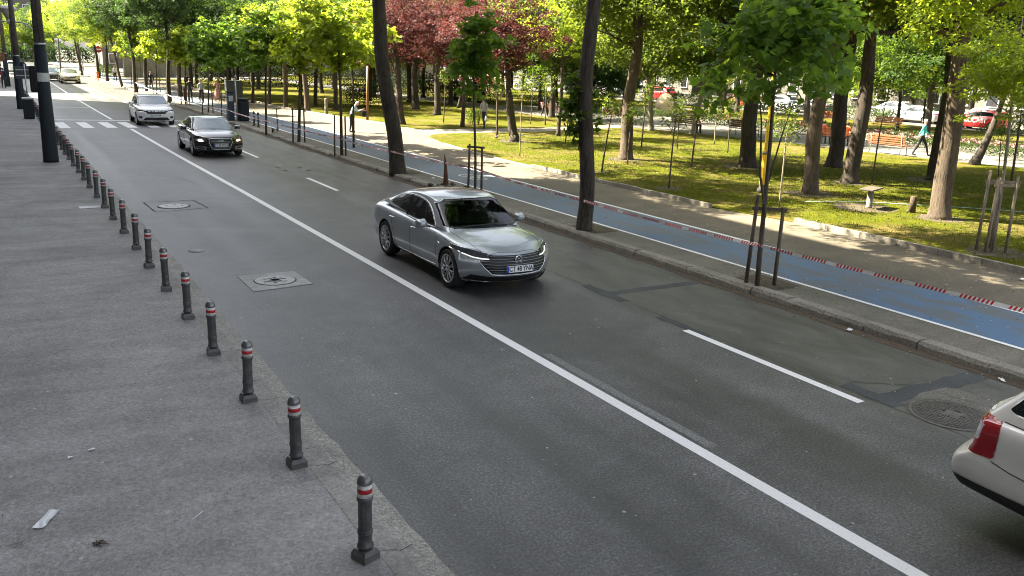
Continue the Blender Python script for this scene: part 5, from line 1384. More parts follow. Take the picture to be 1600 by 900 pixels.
def make_car(sp):
    """sp: spec of dimensions, regions and colours. Local x points forward."""
    t = empty('parked_car' if sp.get('parked') else 'car', (0, 0, 0), 0, sp['label'], sp.get('cat', 'car'))
    lev = sp.get('lev', 3)
    hw, L = sp['W']/2, sp['L']
    xf, xr = L/2, -L/2
    xs = [xr, xr+.10, xr+.35]+[xr+.35+(L-.70)*i/10 for i in range(1, 10)]+[xf-.35, xf-.10, xf]
    I = len(xs)
    FJ = [-1, -.86, -.55, -.2, .2, .55, .86, 1]; J = 8
    zk = sp['levels']; nk = len(zk)+2              # z of 5 levels at mid car: bottom, rocker, mid, upper, shoulder(fn)
    plan_f, plan_r = sp.get('plan_f', .42), sp.get('plan_r', .25)
    wk = sp.get('wk', [.90, .975, 1.0, .985, .93])
    def P(i, j, k):
        x = xs[i]; f = FJ[j]
        zs = lerp_tab(x, sp['shoulder']); zt = lerp_tab(x, sp['deck'])
        z = (zk+[zs-.11, zs])[k]
        if x > 0: z += lerp_tab(x, sp.get('front_rise', [(0, 0), (9, 0)]))*(k < 2)
        else: z += lerp_tab(x, sp.get('rear_rise', [(0, 0), (9, 0)]))*(k < 2)
        y = hw*wk[k]*f*lerp_tab(x, sp['taper'])
        if k == nk-1: z = zs+(zt-zs)*(1-abs(f)**3.0)
        if k == nk-1 and 'crease' in sp: z += sp['crease']*math.exp(-((abs(f)-.62)/.2)**2)*(1 if x > .8 else 0)
        # rounding of both ends in plan and profile
        e = max(0, (x-(xf-.55))/.55); x -= plan_f*(abs(f)**3)*e
        e2 = max(0, ((xr+.5)-x)/.5) if x < 0 else 0; x += plan_r*(abs(f)**3.2)*e2
        if i >= I-2: x += sp['nose'][k]*(1 if i == I-1 else .8)
        if i <= 1: x -= sp['tail'][k]*(1 if i == 0 else .8)
        return (x, y, z)
    cv, cf = lattice(I, J, nk, P)
    V1, F1, N1 = subsurf_mesh(cv, cf, lev)
    # cabin
    cb = sp['cabin']; nb = len(cb['xb'])
    tk = [0, .08, .52, .93, 1.0]; FC = [-1, -.90, -.5, 0, .5, .90, 1]
    def Q(i, j, k):
        u = tk[k]; f = FC[j]
        x = cb['xb'][i]*(1-u)+cb['xt'][i]*u
        ww = cb['wb'][i]*(1-u)+cb['wt'][i]*u+(.02 if k == 2 else 0)
        z = cb['z0'][i]*(1-u)+cb['zt'][i]*u
        if k == 4: z += cb.get('crown', .045)*(1-f*f)
        if i == nb-1: x += (cb.get('wsb', .16)*(1-f*f))
        if i == 0: x -= (cb.get('rsb', .10)*(1-f*f))
        return (x, hw*ww*f, z)
    cv, cf = lattice(nb, 7, 5, Q)
    V2, F2, N2 = subsurf_mesh(cv, cf, lev)
    off = len(V1)
    V = np.concatenate([V1, V2]); N = np.concatenate([N1, N2]); Fs = F1+[tuple(a+off for a in f) for f in F2]
    comp = np.array([0]*len(F1)+[1]*len(F2)); vcomp = np.array([0]*len(V1)+[1]*len(V2))
    Fq = np.array([f if len(f) == 4 else (f+(f[-1],)) for f in Fs])
    cell = sp.get('cell', .022)*(2**(4-lev))
    # arches
    regs = [dict(ax='y', sign=0, poly=circle(ax_, sp['wr']*.98, sp['wr']+sp.get('gap', .055), 32), part=None, comp=0, nmin=.12) for ax_ in (sp['fa'], sp['ra'])]+sp['regions']
    lab = -np.ones(len(Fq), int)
    for ri, rg_ in enumerate(regs):
        a, b, c = AX[rg_['ax']]
        for sign in ((1, -1) if rg_['sign'] == 0 else (rg_['sign'],)):
            nm = rg_.get('nmin', .3)
            ok = (N[:, c]*sign > nm) & (vcomp == rg_.get('comp', 0))
            pl = rg_['poly']
            pls = [pl]
            if rg_.get('mirror'): pls.append([(-p[0], p[1]) for p in pl][::-1])
            for pl in pls:
                Pp = V[:, [a, b]]
                lo = np.min(pl, 0)-.1; hi = np.max(pl, 0)+.1
                sel = ok & (Pp > lo).all(1) & (Pp < hi).all(1)
                if sel.any():
                    ids = np.where(sel)[0]
                    d, q = sdist(Pp[ids], pl)
                    mv = np.abs(d) < cell*.5
                    V[ids[mv], a] = q[mv, 0]; V[ids[mv], b] = q[mv, 1]
                Cc = V[Fq].mean(1); Nc = N[Fq].mean(1)
                sf = (Nc[:, c]*sign > nm) & (comp == rg_.get('comp', 0)) & (lab < 0 if not rg_.get('over') else True)
                ids = np.where(sf & (Cc[:, [a, b]] > lo).all(1) & (Cc[:, [a, b]] < hi).all(1))[0]
                if len(ids):
                    d, _q = sdist(Cc[ids][:, [a, b]], pl)
                    lab[ids[d < 0]] = ri
    def sub(mask, name, mat, parent, push=0):
        ids = np.where(mask)[0]
        if not len(ids): return None
        FF = Fq[ids]; u, inv = np.unique(FF.ravel(), return_inverse=True)
        vv = V[u]+N[u]*push
        inv = inv.reshape(FF.shape)
        me = bpy.data.meshes.new(name)
        me.from_pydata(vv.tolist(), [], [tuple(dict.fromkeys(r_)) for r_ in inv.tolist()])
        me.materials.append(mat)
        me.polygons.foreach_set('use_smooth', [True]*len(me.polygons)); me.update()
        me.validate()
        return link_mesh(name, me, parent)
    body = sub(lab < 0, 'body', sp['paint'], t)
    bvh = BVHTree.FromPolygons([tuple(v) for v in V], [tuple(dict.fromkeys(f)) for f in Fq.tolist()])
    for ri, rg_ in enumerate(regs):
        if rg_['part'] is None: continue
        mk = lab == ri
        if rg_.get('split'):       # two separate pieces, left and right
            Cy = V[Fq].mean(1)[:, 1]
            for s_ in (1, -1):
                o_ = sub(mk & (Cy*s_ > 0), rg_['part'], rg_['mat'], t, rg_.get('push', 0))
        else: sub(mk, rg_['part'], rg_['mat'], t, rg_.get('push', 0))
    def hit(ax, sign, p, lift=.002):
        a, b, c = AX[ax]
        o_ = [0, 0, 0]; o_[a] = p[0]; o_[b] = p[1]; o_[c] = 4*sign
        d = [0, 0, 0]; d[c] = -sign
        h, n_, _, _ = bvh.ray_cast(Vector(o_), Vector(d))
        if h is None: return None
        if n_.dot(Vector(d)) > 0: n_ = -n_
        return h+n_*lift
    def ribbon(mb, ax, sign, pts, rad, lift=.001, n=6, step=.05, flat=None, closed=False):
        out = []
        if closed: pts = list(pts)+[pts[0]]
        for p, q in zip(pts, pts[1:]):
            k = max(1, int(math.dist(p, q)/step))
            for i in range(k):
                h = hit(ax, sign, (p[0]+(q[0]-p[0])*i/k, p[1]+(q[1]-p[1])*i/k), lift)
                if h is not None: out.append(h)
        h = hit(ax, sign, pts[-1], lift)
        if h is not None: out.append(h)
        if len(out) > 1: mb.tube(out, rad, n)
    # dark wheel arches
    for ax_ in (sp['fa'], sp['ra']):
        for s_ in (1, -1):
            mb = MB(); rr = sp['wr']+sp.get('gap', .055); vs = []; K_ = 22
            for k in range(K_+1):
                an = R(-14)+R(208)*k/K_
                px, pz = ax_+rr*math.cos(an), sp['wr']*.98+rr*math.sin(an)
                h = hit('y', s_, (ax_+(rr+.012)*math.cos(an), sp['wr']*.98+(rr+.012)*math.sin(an)), 0)
                y = (h.y if h is not None else s_*hw*.93)
                vs += [(px+.012*math.cos(an), y-.001*s_, pz+.012*math.sin(an)), (px-.004*math.cos(an), y-s_*.02, pz-.004*math.sin(an)), (px, y-s_*.34, pz)]
            fs = [(3*k+q, 3*k+q+1, 3*k+4+q, 3*k+3+q) for k in range(K_) for q in range(2)]
            mb.add(vs, fs, 0, True)
            mb.add([(ax_-rr, vs[0][1]-s_*.34, .12), (ax_+rr, vs[0][1]-s_*.34, .12), (ax_+rr, vs[0][1]-s_*.34, sp['wr']+rr), (ax_-rr, vs[0][1]-s_*.34, sp['wr']+rr)], [(0, 1, 2, 3)])
            mb.build('wheel_arch', M['well'], t)
            make_wheel(t, ax_, s_*(hw-.035), s_, sp['wr'], sp.get('ww', .215), sp.get('rim', M['alloy']), sp.get('spokes', 10), sp.get('rstyle', 'twin'), sp.get('rimr', .74))
    # panel gaps, sills and trims
    if sp.get('gaps'):
        for s_ in (1, -1):
            for g_ in sp['gaps']:
                mb = MB(); ribbon(mb, 'y', s_, g_, .0045, -.001, 5)
                if mb.v: mb.build('panel_gap', M['crack'], t)
            for g_ in sp.get('top_gaps', []):
                mb = MB(); ribbon(mb, 'z', 1, [(p[0], p[1]*s_) for p in g_], .0045, -.001, 5)
                if mb.v: mb.build('panel_gap', M['crack'], t)
    for kind, ax, sign, pts, rad, mat, part, mir in sp.get('trims', []):
        ss = (1, -1) if sign == 0 else (sign,)
        for s_ in ss:
            for mm in ((1, -1) if mir else (1,)):
                mb = MB(); ribbon(mb, ax, s_, [(p[0]*mm, p[1]) for p in pts], rad, .0, 6, .04)
                if mb.v: mb.build(part, M[mat] if isinstance(mat, str) else mat, t)
    # mirrors and handles
    if sp.get('mirror'):
        mx, mz = sp['mirror']
        for s_ in (1, -1):
            bm = bmesh.new(); bmesh.ops.create_cube(bm, size=1)
            for v in bm.verts:
                k = 1 if v.co.x < 0 else .55
                v.co = Vector((v.co.x*.15+mx, s_*(hw+.09)+v.co.y*.22*k, mz+v.co.z*.145*k+.01))
            bmesh.ops.subdivide_edges(bm, edges=bm.edges[:], cuts=1, use_grid_fill=True)
            for _ in range(1): bmesh.ops.smooth_vert(bm, verts=bm.verts, factor=.5, use_axis_x=True, use_axis_y=True, use_axis_z=True)
            bmesh.ops.subdivide_edges(bm, edges=bm.edges[:], cuts=2, use_grid_fill=True, smooth=1)
            me = bpy.data.meshes.new('mirror'); bm.to_mesh(me); bm.free()
            me.materials.append(sp['paint']); me.polygons.foreach_set('use_smooth', [True]*len(me.polygons))
            mo = link_mesh('mirror', me, t)
            mb = MB(); mb.tube([(mx+.02, s_*(hw-.06), mz-.055), (mx+.01, s_*(hw+.03), mz-.03)], [.03, .026], 8, flat=.5); mb.build('mirror_arm', M['black'], mo)
            mb = MB(); mb.box(mx-.068, mx-.062, s_*(hw+.09)-.085, s_*(hw+.09)+.085, mz-.04, mz+.055); mb.build('mirror_glass', M['chrome'], mo)
    for hx, hz in sp.get('handles', []):
        for s_ in (1, -1):
            a = hit('y', s_, (hx-.09, hz), .0); b = hit('y', s_, (hx+.09, hz+.005), .0)
            if a is None: continue
            o3 = Vector((0, s_*.028, 0)); mb = MB(); mb.tube([a, a+o3+Vector((.02, 0, 0)), b+o3-Vector((.02, 0, 0)), b], [.010, .013, .013, .010], 8); mb.build('door_handle', sp.get('handle_mat', M['chrome']), t)
    return t, hit, ribbon
def place_car(t, x, y, heading):
    """heading: angle of the car's nose in the ground plane"""
    t.location = (x, y, .004); t.rotation_euler = (0, 0, heading)
def plate(t, text, x, z, tilt=0, blue=True, rear=False, y=0):
    o = empty('number_plate', (0, 0, 0)); bpy.data.objects.remove(o)
    mb = MB(); mb.box(-.006, .004, -.26, .26, -.056, .056, bev=.003)
    p = mb.build('number_plate', M['plate'], t)
    p.location = (x, y, z); p.rotation_euler = (0, tilt, math.pi if rear else 0)
    # from in front the reader's left is +y turned to -y: blue band sits at the reader's left
    if blue:
        mb = MB(); mb.box(.004, .0055, -.259, -.215, -.054, .054); mb.build('country_band', M['plate_blue'], p)
    me = text_mesh(text, .118, .0008, .0022, .80, 1.0)
    me.materials.append(M['ink'])
    l = link_mesh('lettering', me, p)
    l.rotation_euler = (R(90), 0, R(90)); l.location = (.0052, .02, 0)
    return p

# ------------------------------------------------------------ silver fastback saloon (hero)
hero = dict(label='silver grey fastback saloon driving toward the camera in the middle lane', L=4.86, W=1.87, lev=4, cell=.022,
    levels=[.20, .30, .56], shoulder=[(-2.43, .93), (-1.9, .965), (-1.2, .945), (0, .915), (1.0, .895), (1.6, .84), (2.1, .76), (2.43, .69)],
    deck=[(-2.43, 1.02), (-2.2, 1.07), (-1.8, 1.10), (-1.0, 1.06), (.4, 1.0), (1.0, .985), (1.6, .93), (2.1, .835), (2.43, .72)],
    taper=[(-2.43, .955), (-1.8, .985), (-1.3, 1.0), (-.3, .975), (.4, .975), (1.3, .995), (1.9, .985), (2.43, .97)],
    plan_f=.50, plan_r=.32, nose=[-.10, .0, .02, -.03, -.10], tail=[-.06, .0, .0, -.02, -.06], crease=.014,
    front_rise=[(0, 0), (1.9, 0), (2.43, .02)], rear_rise=[(-2.43, .10), (-1.9, 0), (0, 0)],
    cabin=dict(xb=[-2.02, -1.55, -.75, .1, .85, 1.22], xt=[-1.12, -.98, -.55, -.1, .22, .40], wb=[.78, .84, .90, .91, .90, .84], wt=[.60, .64, .685, .69, .68, .645], z0=[.98, .90, .86, .84, .84, .88], zt=[1.31, 1.345, 1.40, 1.415, 1.395, 1.35], wsb=.20, rsb=.14, crown=.04),
    fa=1.50, ra=-1.36, wr=.345, gap=.05, ww=.235, spokes=10, paint=M['silver'], mirror=(.66, .985), handles=[(-.02, .80), (-1.02, .835)],
    regions=[
        dict(ax='y', sign=0, comp=1, nmin=.35, part='side_window', split=True, mat=M['glass_see'], poly=smooth_poly([(.74, .955), (.66, .94), (-.6, .965), (-1.35, 1.01), (-1.52, 1.06), (-1.30, 1.19), (-.85, 1.305), (-.3, 1.335), (.10, 1.315), (.42, 1.19)], 2)),
        dict(ax='x', sign=1, comp=1, nmin=.22, part='windshield', mat=M['glass_see'], poly=smooth_poly([(-.80, .965), (0, .955), (.80, .965), (.755, 1.10), (.625, 1.375), (0, 1.395), (-.625, 1.375), (-.755, 1.10)], 1)),
        dict(ax='x', sign=-1, comp=1, nmin=.12, part='rear_window', mat=M['glass'], poly=smooth_poly([(-.62, 1.08), (.62, 1.08), (.50, 1.33), (-.50, 1.33)], 2)),
        dict(ax='x', sign=1, nmin=.07, part='headlamp', split=True, mirror=True, mat=M['lamp_glass'], poly=[(.50, .640), (.70, .655), (.84, .70), (.92, .745), (.90, .80), (.74, .775), (.60, .74), (.50, .715)]),
        dict(ax='x', sign=1, nmin=.30, part='grille', mat=M['black'], push=-.012, poly=[(-.49, .695), (0, .685), (.49, .695), (.50, .63), (.68, .600), (.56, .455), (.46, .385), (0, .375), (-.46, .385), (-.56, .455), (-.68, .600), (-.50, .63)]),
        dict(ax='x', sign=1, nmin=.15, part='lower_intake', mat=M['black'], push=-.01, poly=[(-.84, .245), (-.76, .36), (-.50, .335), (0, .335), (.50, .335), (.76, .36), (.84, .245), (.4, .232), (-.4, .232)]),
        dict(ax='x', sign=-1, nmin=.15, part='tail_lamp', split=True, mirror=True, mat=M['tail_red'], poly=[(.35, .80), (.88, .82), (.88, .91), (.45, .90)]),
        dict(ax='y', sign=0, nmin=.05, part='sill', split=True, mat=M['black'], poly=[(-1.0, .16), (1.15, .16), (1.15, .252), (-1.0, .252)]),
    ],
    gaps=[[(.98, .88), (1.03, .70), (1.0, .45), (.93, .27)], [(-.17, .92), (-.18, .7), (-.15, .3)], [(-1.10, .94), (-1.04, .76), (-1.0, .68), (-.93, .52), (-.86, .30)], [(1.04, .865), (1.5, .80), (1.95, .735)]],
    top_gaps=[[(1.12, .70), (1.6, .70), (2.0, .63), (2.22, .52), (2.30, 0)], [(-1.92, .60), (-2.3, .60)]],
    handle_mat=M['chrome'])
dlo = smooth_poly([(.79, .945), (.66, .927), (-.6, .950), (-1.38, .995), (-1.56, 1.06), (-1.32, 1.205), (-.86, 1.322), (-.3, 1.352), (.12, 1.332), (.45, 1.20)], 2)
hero['trims'] = [('r', 'y', 0, dlo+[dlo[0]], .0075, 'chrome', 'window_trim', False),
    ('r', 'y', 0, [(-.88, .275), (-.2, .275), (.6, .285), (.98, .30)], .011, 'chrome', 'sill_trim', False),
    ('r', 'x', 1, [(-.74, .235), (-.3, .208), (0, .205), (.3, .208), (.74, .235), (.84, .26)], .010, 'chrome', 'lip_trim', False),
    ('r', 'x', 1, [(.50, .632), (.60, .632), (.72, .650), (.83, .695), (.90, .738)], .0105, 'drl', 'daytime_lamp', True),
    ('r', 'x', 1, [(.66, .60), (.59, .49), (.47, .372), (.30, .362), (-.30, .362), (-.47, .372), (-.59, .49), (-.66, .60)], .007, 'chrome', 'grille_frame', False),
    ('r', 'y', 0, [(1.12, .70), (1.16, .73), (1.08, .745)], .010, 'chrome', 'fender_badge', False),
    ('r', 'y', 0, [(.30, .955), (.28, 1.1), (.17, 1.29)], .016, 'black', 'window_post', False),
    ('r', 'y', 0, [(-.52, .965), (-.56, 1.33)], .018, 'black', 'window_post', False)]
for z, w_ in ((.672, .50), (.635, .50), (.595, .655), (.548, .61), (.50, .575), (.455, .54), (.412, .49)):
    hero['trims'].append(('r', 'x', 1, [(-w_, z), (-w_*.6, z-.004), (0, z-.006), (w_*.6, z-.004), (w_, z)], .0045, 'bar', 'grille_bar', False))
HERO, hit, ribbon = make_car(hero)
# emblem on the nose: ring with stacked letters
h = hit('x', 1, (0, .615), .0)
em = MB()
em.lathe([(.072, .0), (.0725, .012), (.062, .014), (.061, 0)], 28, 0, axis='x', c=(h.x+.008, 0, .615), cap=False)
def seg(mb, pts, x): mb.tube([(x, -p[0], p[1]) for p in pts], .0055, 6)
seg(em, [(-.030, .615+.048), (-.001, .615+.008), (.030, .615+.048)], h.x+.016)
seg(em, [(-.050, .615+.026), (-.024, .615-.046), (0, .615-.006), (.024, .615-.046), (.050, .615+.026)], h.x+.016)
em.build('emblem', M['chrome'], HERO)
em = MB(); em.lathe([(.0001, 0), (.058, 0)], 24, 0, axis='x', c=(h.x+.010, 0, .615)); em.build('emblem_ground', M['black'], HERO)
h = hit('x', 1, (0, .475), .0)
plate(HERO, 'CT 48 YNA', h.x+.018, .470, R(-4), True)
mb = MB()
ribbon(mb, 'z', 1, [(1.15, -.62), (1.20, -.1), (1.18, .45)], .008, .012); ribbon(mb, 'z', 1, [(1.17, .02), (1.22, .30), (1.17, .66)], .008, .012)
mb.build('wiper', M['black'], HERO)
# cabin: added dark sheet hiding the silver deck for a dark interior, seats and steering wheel
mb = MB(); vs = []; fs = []
for i in range(14):
    x = -1.75+i*.21
    zs = lerp_tab(x, hero['shoulder']); zt = lerp_tab(x, hero['deck'])
    for j in range(9):
        f = (j/4-1)*.86; vs.append((x, f*hero['W']/2, zs+(zt-zs)*(1-abs(f)**3)+.030))
for i in range(13):
    for j in range(8): a = i*9+j; fs.append((a, a+9, a+10, a+1))
mb.add(vs, fs, 0, True); mb.build('cabin_dark_sheet', M['black'], HERO)
for sx, sy in ((-.18, .38), (-.18, -.38), (-1.0, .38), (-1.0, -.38)):
    mb = MB(); mb.box(sx-.09, sx+.03, sy-.22, sy+.22, .95, 1.12, bev=.04); mb.box(sx-.06, sx+.02, sy-.12, sy+.12, 1.14, 1.28, bev=.04); mb.build('seat', M['cabin_grey'], HERO)
mb = MB()
for k in range(18):
    a0 = k*2*math.pi/18; a1 = (k+1)*2*math.pi/18
    mb.tube([(.34+.10*math.sin(a0)*-.5, .38+.18*math.cos(a0), 1.03+.16*math.sin(a0)), (.34+.10*math.sin(a1)*-.5, .38+.18*math.cos(a1), 1.03+.16*math.sin(a1))], .013, 6)
mb.build('steering_wheel', M['black'], HERO)
place_car(HERO, 7.54, 14.76, R(-90.5))

# ------------------------------------------------------------ black saloon with lit lamps
aud = dict(label='black saloon with both headlights lit following the silver car', L=4.70, W=1.83, lev=3,
    levels=[.20, .30, .56], shoulder=[(-2.35, .90), (-1.6, .935), (0, .91), (1.0, .88), (1.7, .83), (2.35, .72)],
    deck=[(-2.35, .98), (-2.1, 1.05), (-1.6, 1.06), (-1, 1.0), (.4, .98), (1.0, .97), (1.7, .90), (2.1, .84), (2.35, .74)],
    taper=[(-2.35, .95), (-1.3, 1.0), (0, .98), (1.3, 1.0), (2.35, .97)], plan_f=.42, plan_r=.28, nose=[-.05, .02, .02, 0, -.08], tail=[-.05, 0, 0, -.02, -.05],
    front_rise=[(0, 0), (9, 0)], rear_rise=[(-2.35, .1), (-1.9, 0), (0, 0)],
    cabin=dict(xb=[-1.85, -1.4, -.7, .1, .8, 1.18], xt=[-1.0, -.86, -.5, -.1, .2, .36], wb=[.80, .85, .90, .91, .90, .84], wt=[.60, .63, .66, .665, .655, .62], z0=[.96, .88, .85, .84, .84, .88], zt=[1.27, 1.31, 1.36, 1.37, 1.35, 1.30], wsb=.18, rsb=.14, crown=.03),
    fa=1.42, ra=-1.39, wr=.325, gap=.05, spokes=7, rstyle='single', paint=M['blackpaint'], mirror=(.62, .97), handles=[(-.05, .80), (-.98, .83)], handle_mat=M['blackpaint'],
    regions=[
        dict(ax='y', sign=0, comp=1, nmin=.35, part='side_window', split=True, mat=M['glass'], poly=[(.76, .945), (-.6, .955), (-1.45, .99), (-1.15, 1.22), (-.8, 1.29), (-.2, 1.315), (.12, 1.295), (.42, 1.17)]),
        dict(ax='x', sign=1, comp=1, nmin=.2, part='windshield', mat=M['glass_sky_tint'], poly=[(-.74, .97), (0, .95), (.74, .97), (.69, 1.10), (.56, 1.345), (0, 1.37), (-.56, 1.345), (-.69, 1.10)]),
        dict(ax='x', sign=-1, comp=1, nmin=.12, part='rear_window', mat=M['glass'], poly=[(-.62, 1.06), (.62, 1.06), (.52, 1.31), (-.52, 1.31)]),
        dict(ax='x', sign=1, nmin=.12, part='headlamp', split=True, mirror=True, mat=M['lamp_on'], poly=smooth_poly([(.60, .60), (.74, .61), (.77, .655), (.62, .65)], 1)),
        dict(ax='x', sign=1, nmin=.12, part='lamp_housing', split=True, mirror=True, mat=M['lamp_glass'], poly=[(.52, .585), (.74, .60), (.84, .65), (.82, .695), (.55, .68)]),
        dict(ax='x', sign=1, nmin=.3, part='grille', mat=M['black'], push=-.01, poly=[(-.40, .70), (.40, .70), (.42, .55), (.30, .30), (-.30, .30), (-.42, .55)]),
        dict(ax='x', sign=-1, nmin=.15, part='tail_lamp', split=True, mirror=True, mat=M['tail_red'], poly=[(.45, .75), (.86, .76), (.86, .88), (.50, .88)]),
    ],
    gaps=[[(.95, .86), (.98, .6), (.92, .28)], [(-.18, .9), (-.16, .3)], [(-1.05, .92), (-.98, .66), (-.84, .30)]], top_gaps=[[(1.1, .68), (1.9, .62), (2.2, .45), (2.26, 0)]],
    trims=[('r', 'x', 1, [(-.40, .70), (.40, .70), (.42, .55), (.30, .30), (-.30, .30), (-.42, .55), (-.40, .70)], .010, 'chrome', 'grille_frame', False),
        ('r', 'y', 0, [(.80, .935), (-.6, .945), (-1.5, .985), (-1.16, 1.235), (-.8, 1.305), (-.2, 1.33), (.12, 1.31), (.46, 1.18), (.8, .935)], .007, 'chrome', 'window_trim', False),
        ('r', 'y', 0, [(-.9, .26), (.95, .27)], .012, 'steel', 'sill_trim', False)]+[('r', 'x', 1, [(-.36, z), (.36, z)], .004, 'steel', 'grille_bar', False) for z in (.65, .6, .55, .38, .34)]+[('r', 'x', 1, [(.52, .30), (.80, .32), (.82, .40), (.56, .40), (.52, .30)], .008, 'chrome', 'fog_lamp_frame', True)])
AU, hit, ribbon = make_car(aud)
h = hit('x', 1, (0, .625), 0)
em = MB()
for k in range(4): em.lathe([(.036, 0), (.036, .010), (.027, .010), (.027, 0)], 18, 0, axis='x', c=(h.x+.008, (k-1.5)*.052, .625), cap=False)
em.build('emblem', M['chrome'], AU)
h = hit('x', 1, (0, .46), 0); plate(AU, 'CT 20 WCW', h.x+.014, .47)
place_car(AU, 7.35, 35.95, R(-91))

# ------------------------------------------------------------ white hatchback
dac = dict(label='white hatchback passing over the zebra crossing behind the black saloon', L=4.09, W=1.85, lev=3,
    levels=[.21, .32, .60], shoulder=[(-2.04, .98), (-1.2, 1.0), (0, .97), (.9, .945), (1.5, .89), (2.04, .77)],
    deck=[(-2.04, 1.02), (-1.2, 1.06), (0, 1.05), (.8, 1.05), (1.4, .96), (1.8, .88), (2.04, .80)],
    taper=[(-2.04, .95), (-1.3, 1.0), (0, .98), (1.3, 1.0), (2.04, .97)], plan_f=.36, plan_r=.2, nose=[-.04, .02, .02, 0, -.08], tail=[0, .03, .02, -.04, -.10],
    cabin=dict(xb=[-1.95, -1.5, -.7, .1, .8, 1.25], xt=[-1.55, -1.25, -.65, -.2, .15, .36], wb=[.84, .88, .92, .92, .90, .82], wt=[.64, .68, .70, .70, .69, .66], z0=[.95, .92, .90, .88, .88, .94], zt=[1.40, 1.44, 1.465, 1.47, 1.45, 1.40], wsb=.18, rsb=.08, crown=.03),
    fa=1.25, ra=-1.35, wr=.32, gap=.05, spokes=6, rstyle='single', rim=M['alloy'], paint=M['white'], mirror=(.72, 1.06), handles=[(-.05, .86), (-.95, .90)], handle_mat=M['white'],
    regions=[
        dict(ax='y', sign=0, comp=1, nmin=.35, part='side_window', split=True, mat=M['glass'], poly=[(.86, 1.03), (-.6, 1.03), (-1.35, 1.08), (-1.45, 1.14), (-1.15, 1.34), (-.2, 1.385), (.08, 1.365), (.46, 1.25)]),
        dict(ax='x', sign=1, comp=1, nmin=.2, part='windshield', mat=M['glass_sky_tint'], poly=[(-.72, 1.04), (0, 1.03), (.72, 1.04), (.69, 1.16), (.60, 1.405), (0, 1.43), (-.60, 1.405), (-.69, 1.16)]),
        dict(ax='x', sign=-1, comp=1, nmin=.12, part='rear_window', mat=M['glass'], poly=[(-.62, 1.08), (.62, 1.08), (.54, 1.36), (-.54, 1.36)]),
        dict(ax='x', sign=1, nmin=.12, part='headlamp', split=True, mirror=True, mat=M['lamp_glass'], poly=[(.50, .68), (.84, .70), (.87, .80), (.52, .76)]),
        dict(ax='x', sign=1, nmin=.3, part='grille', mat=M['black'], push=-.01, poly=[(-.50, .76), (.50, .76), (.50, .68), (.42, .60), (-.42, .60), (-.50, .68)]),
        dict(ax='x', sign=1, nmin=.15, part='lower_intake', mat=M['black'], push=-.01, poly=[(-.66, .27), (-.52, .42), (.52, .42), (.66, .27)]),
        dict(ax='x', sign=1, nmin=.12, part='fog_lamp', split=True, mirror=True, mat=M['black'], poly=smooth_poly([(.66, .36), (.84, .38), (.84, .49), (.66, .47)], 1)),
    ],
    gaps=[[(.95, .92), (.98, .6), (.90, .30)], [(-.16, .96), (-.14, .3)], [(-1.05, .98), (-.95, .66), (-.84, .32)]], top_gaps=[[(1.15, .68), (1.75, .62), (1.92, .4), (1.95, 0)]],
    trims=[('r', 'x', 1, [(-.40, .715), (-.28, .715)], .022, 'chrome', 'grille_bar', True), ('r', 'x', 1, [(-.22, .715), (-.12, .715)], .022, 'chrome', 'grille_bar', True), ('r', 'x', 1, [(-.085, .71), (.085, .71)], .030, 'chrome', 'emblem', False), ('r', 'x', 1, [(.56, .755), (.64, .70), (.82, .715)], .010, 'drl', 'daytime_lamp', True)])
DA, hit, ribbon = make_car(dac)
h = hit('x', 1, (0, .52), 0); plate(DA, 'B 32 SNR', h.x+.016, .53)
place_car(DA, 7.42, 50.4, R(-91))

# ------------------------------------------------------------ far traffic
def variant(base, **kw):
    d = dict(base); d.update(kw); return d
def glass_swap(regs, mat): return [dict(r_, mat=mat) if r_['part'] in ('windshield',) else r_ for r_ in regs]
tx = variant(dac, label='pale yellow taxi saloon driving behind the white hatchback in the sun', paint=M['taxi'], regions=glass_swap(dac['regions'], M['glass_taxi']), lev=2, handle_mat=M['taxi'])
TX, hit, ribbon = make_car(tx)
h = hit('x', 1, (0, .52), 0); plate(TX, 'B 88 TAX', h.x+.016, .53); place_car(TX, 7.55, 104, R(-90))
GT = 'far traffic up the road'
tag(TX, group=None)
b2 = variant(aud, label='dark saloon with pale windscreen far up the road beside the yellow taxi', paint=M['paleblue'], lev=2)
b2['regions'] = [dict(r_, mat=M['lamp_clear']) if r_['part'] == 'headlamp' else r_ for r_ in aud['regions']]
BL, hit, ribbon = make_car(b2); place_car(BL, 6.3, 111, R(-90))
w1 = variant(dac, label='white car driving away between the dark poles far up the near lane', paint=M['white'], lev=2)
W1, hit, ribbon = make_car(w1); place_car(W1, 3.9, 118, R(90))
c = dup_tree(W1); c.location = (3.4, 142, 0); tag(c, 'white car farthest up the near lane at the left edge', 'car')
c = dup_tree(W1); c.location = (1.0, 160, 0); c.rotation_euler = (0, 0, R(90)); tag(c, 'white van like car glimpsed left of the second dark pole', 'car')
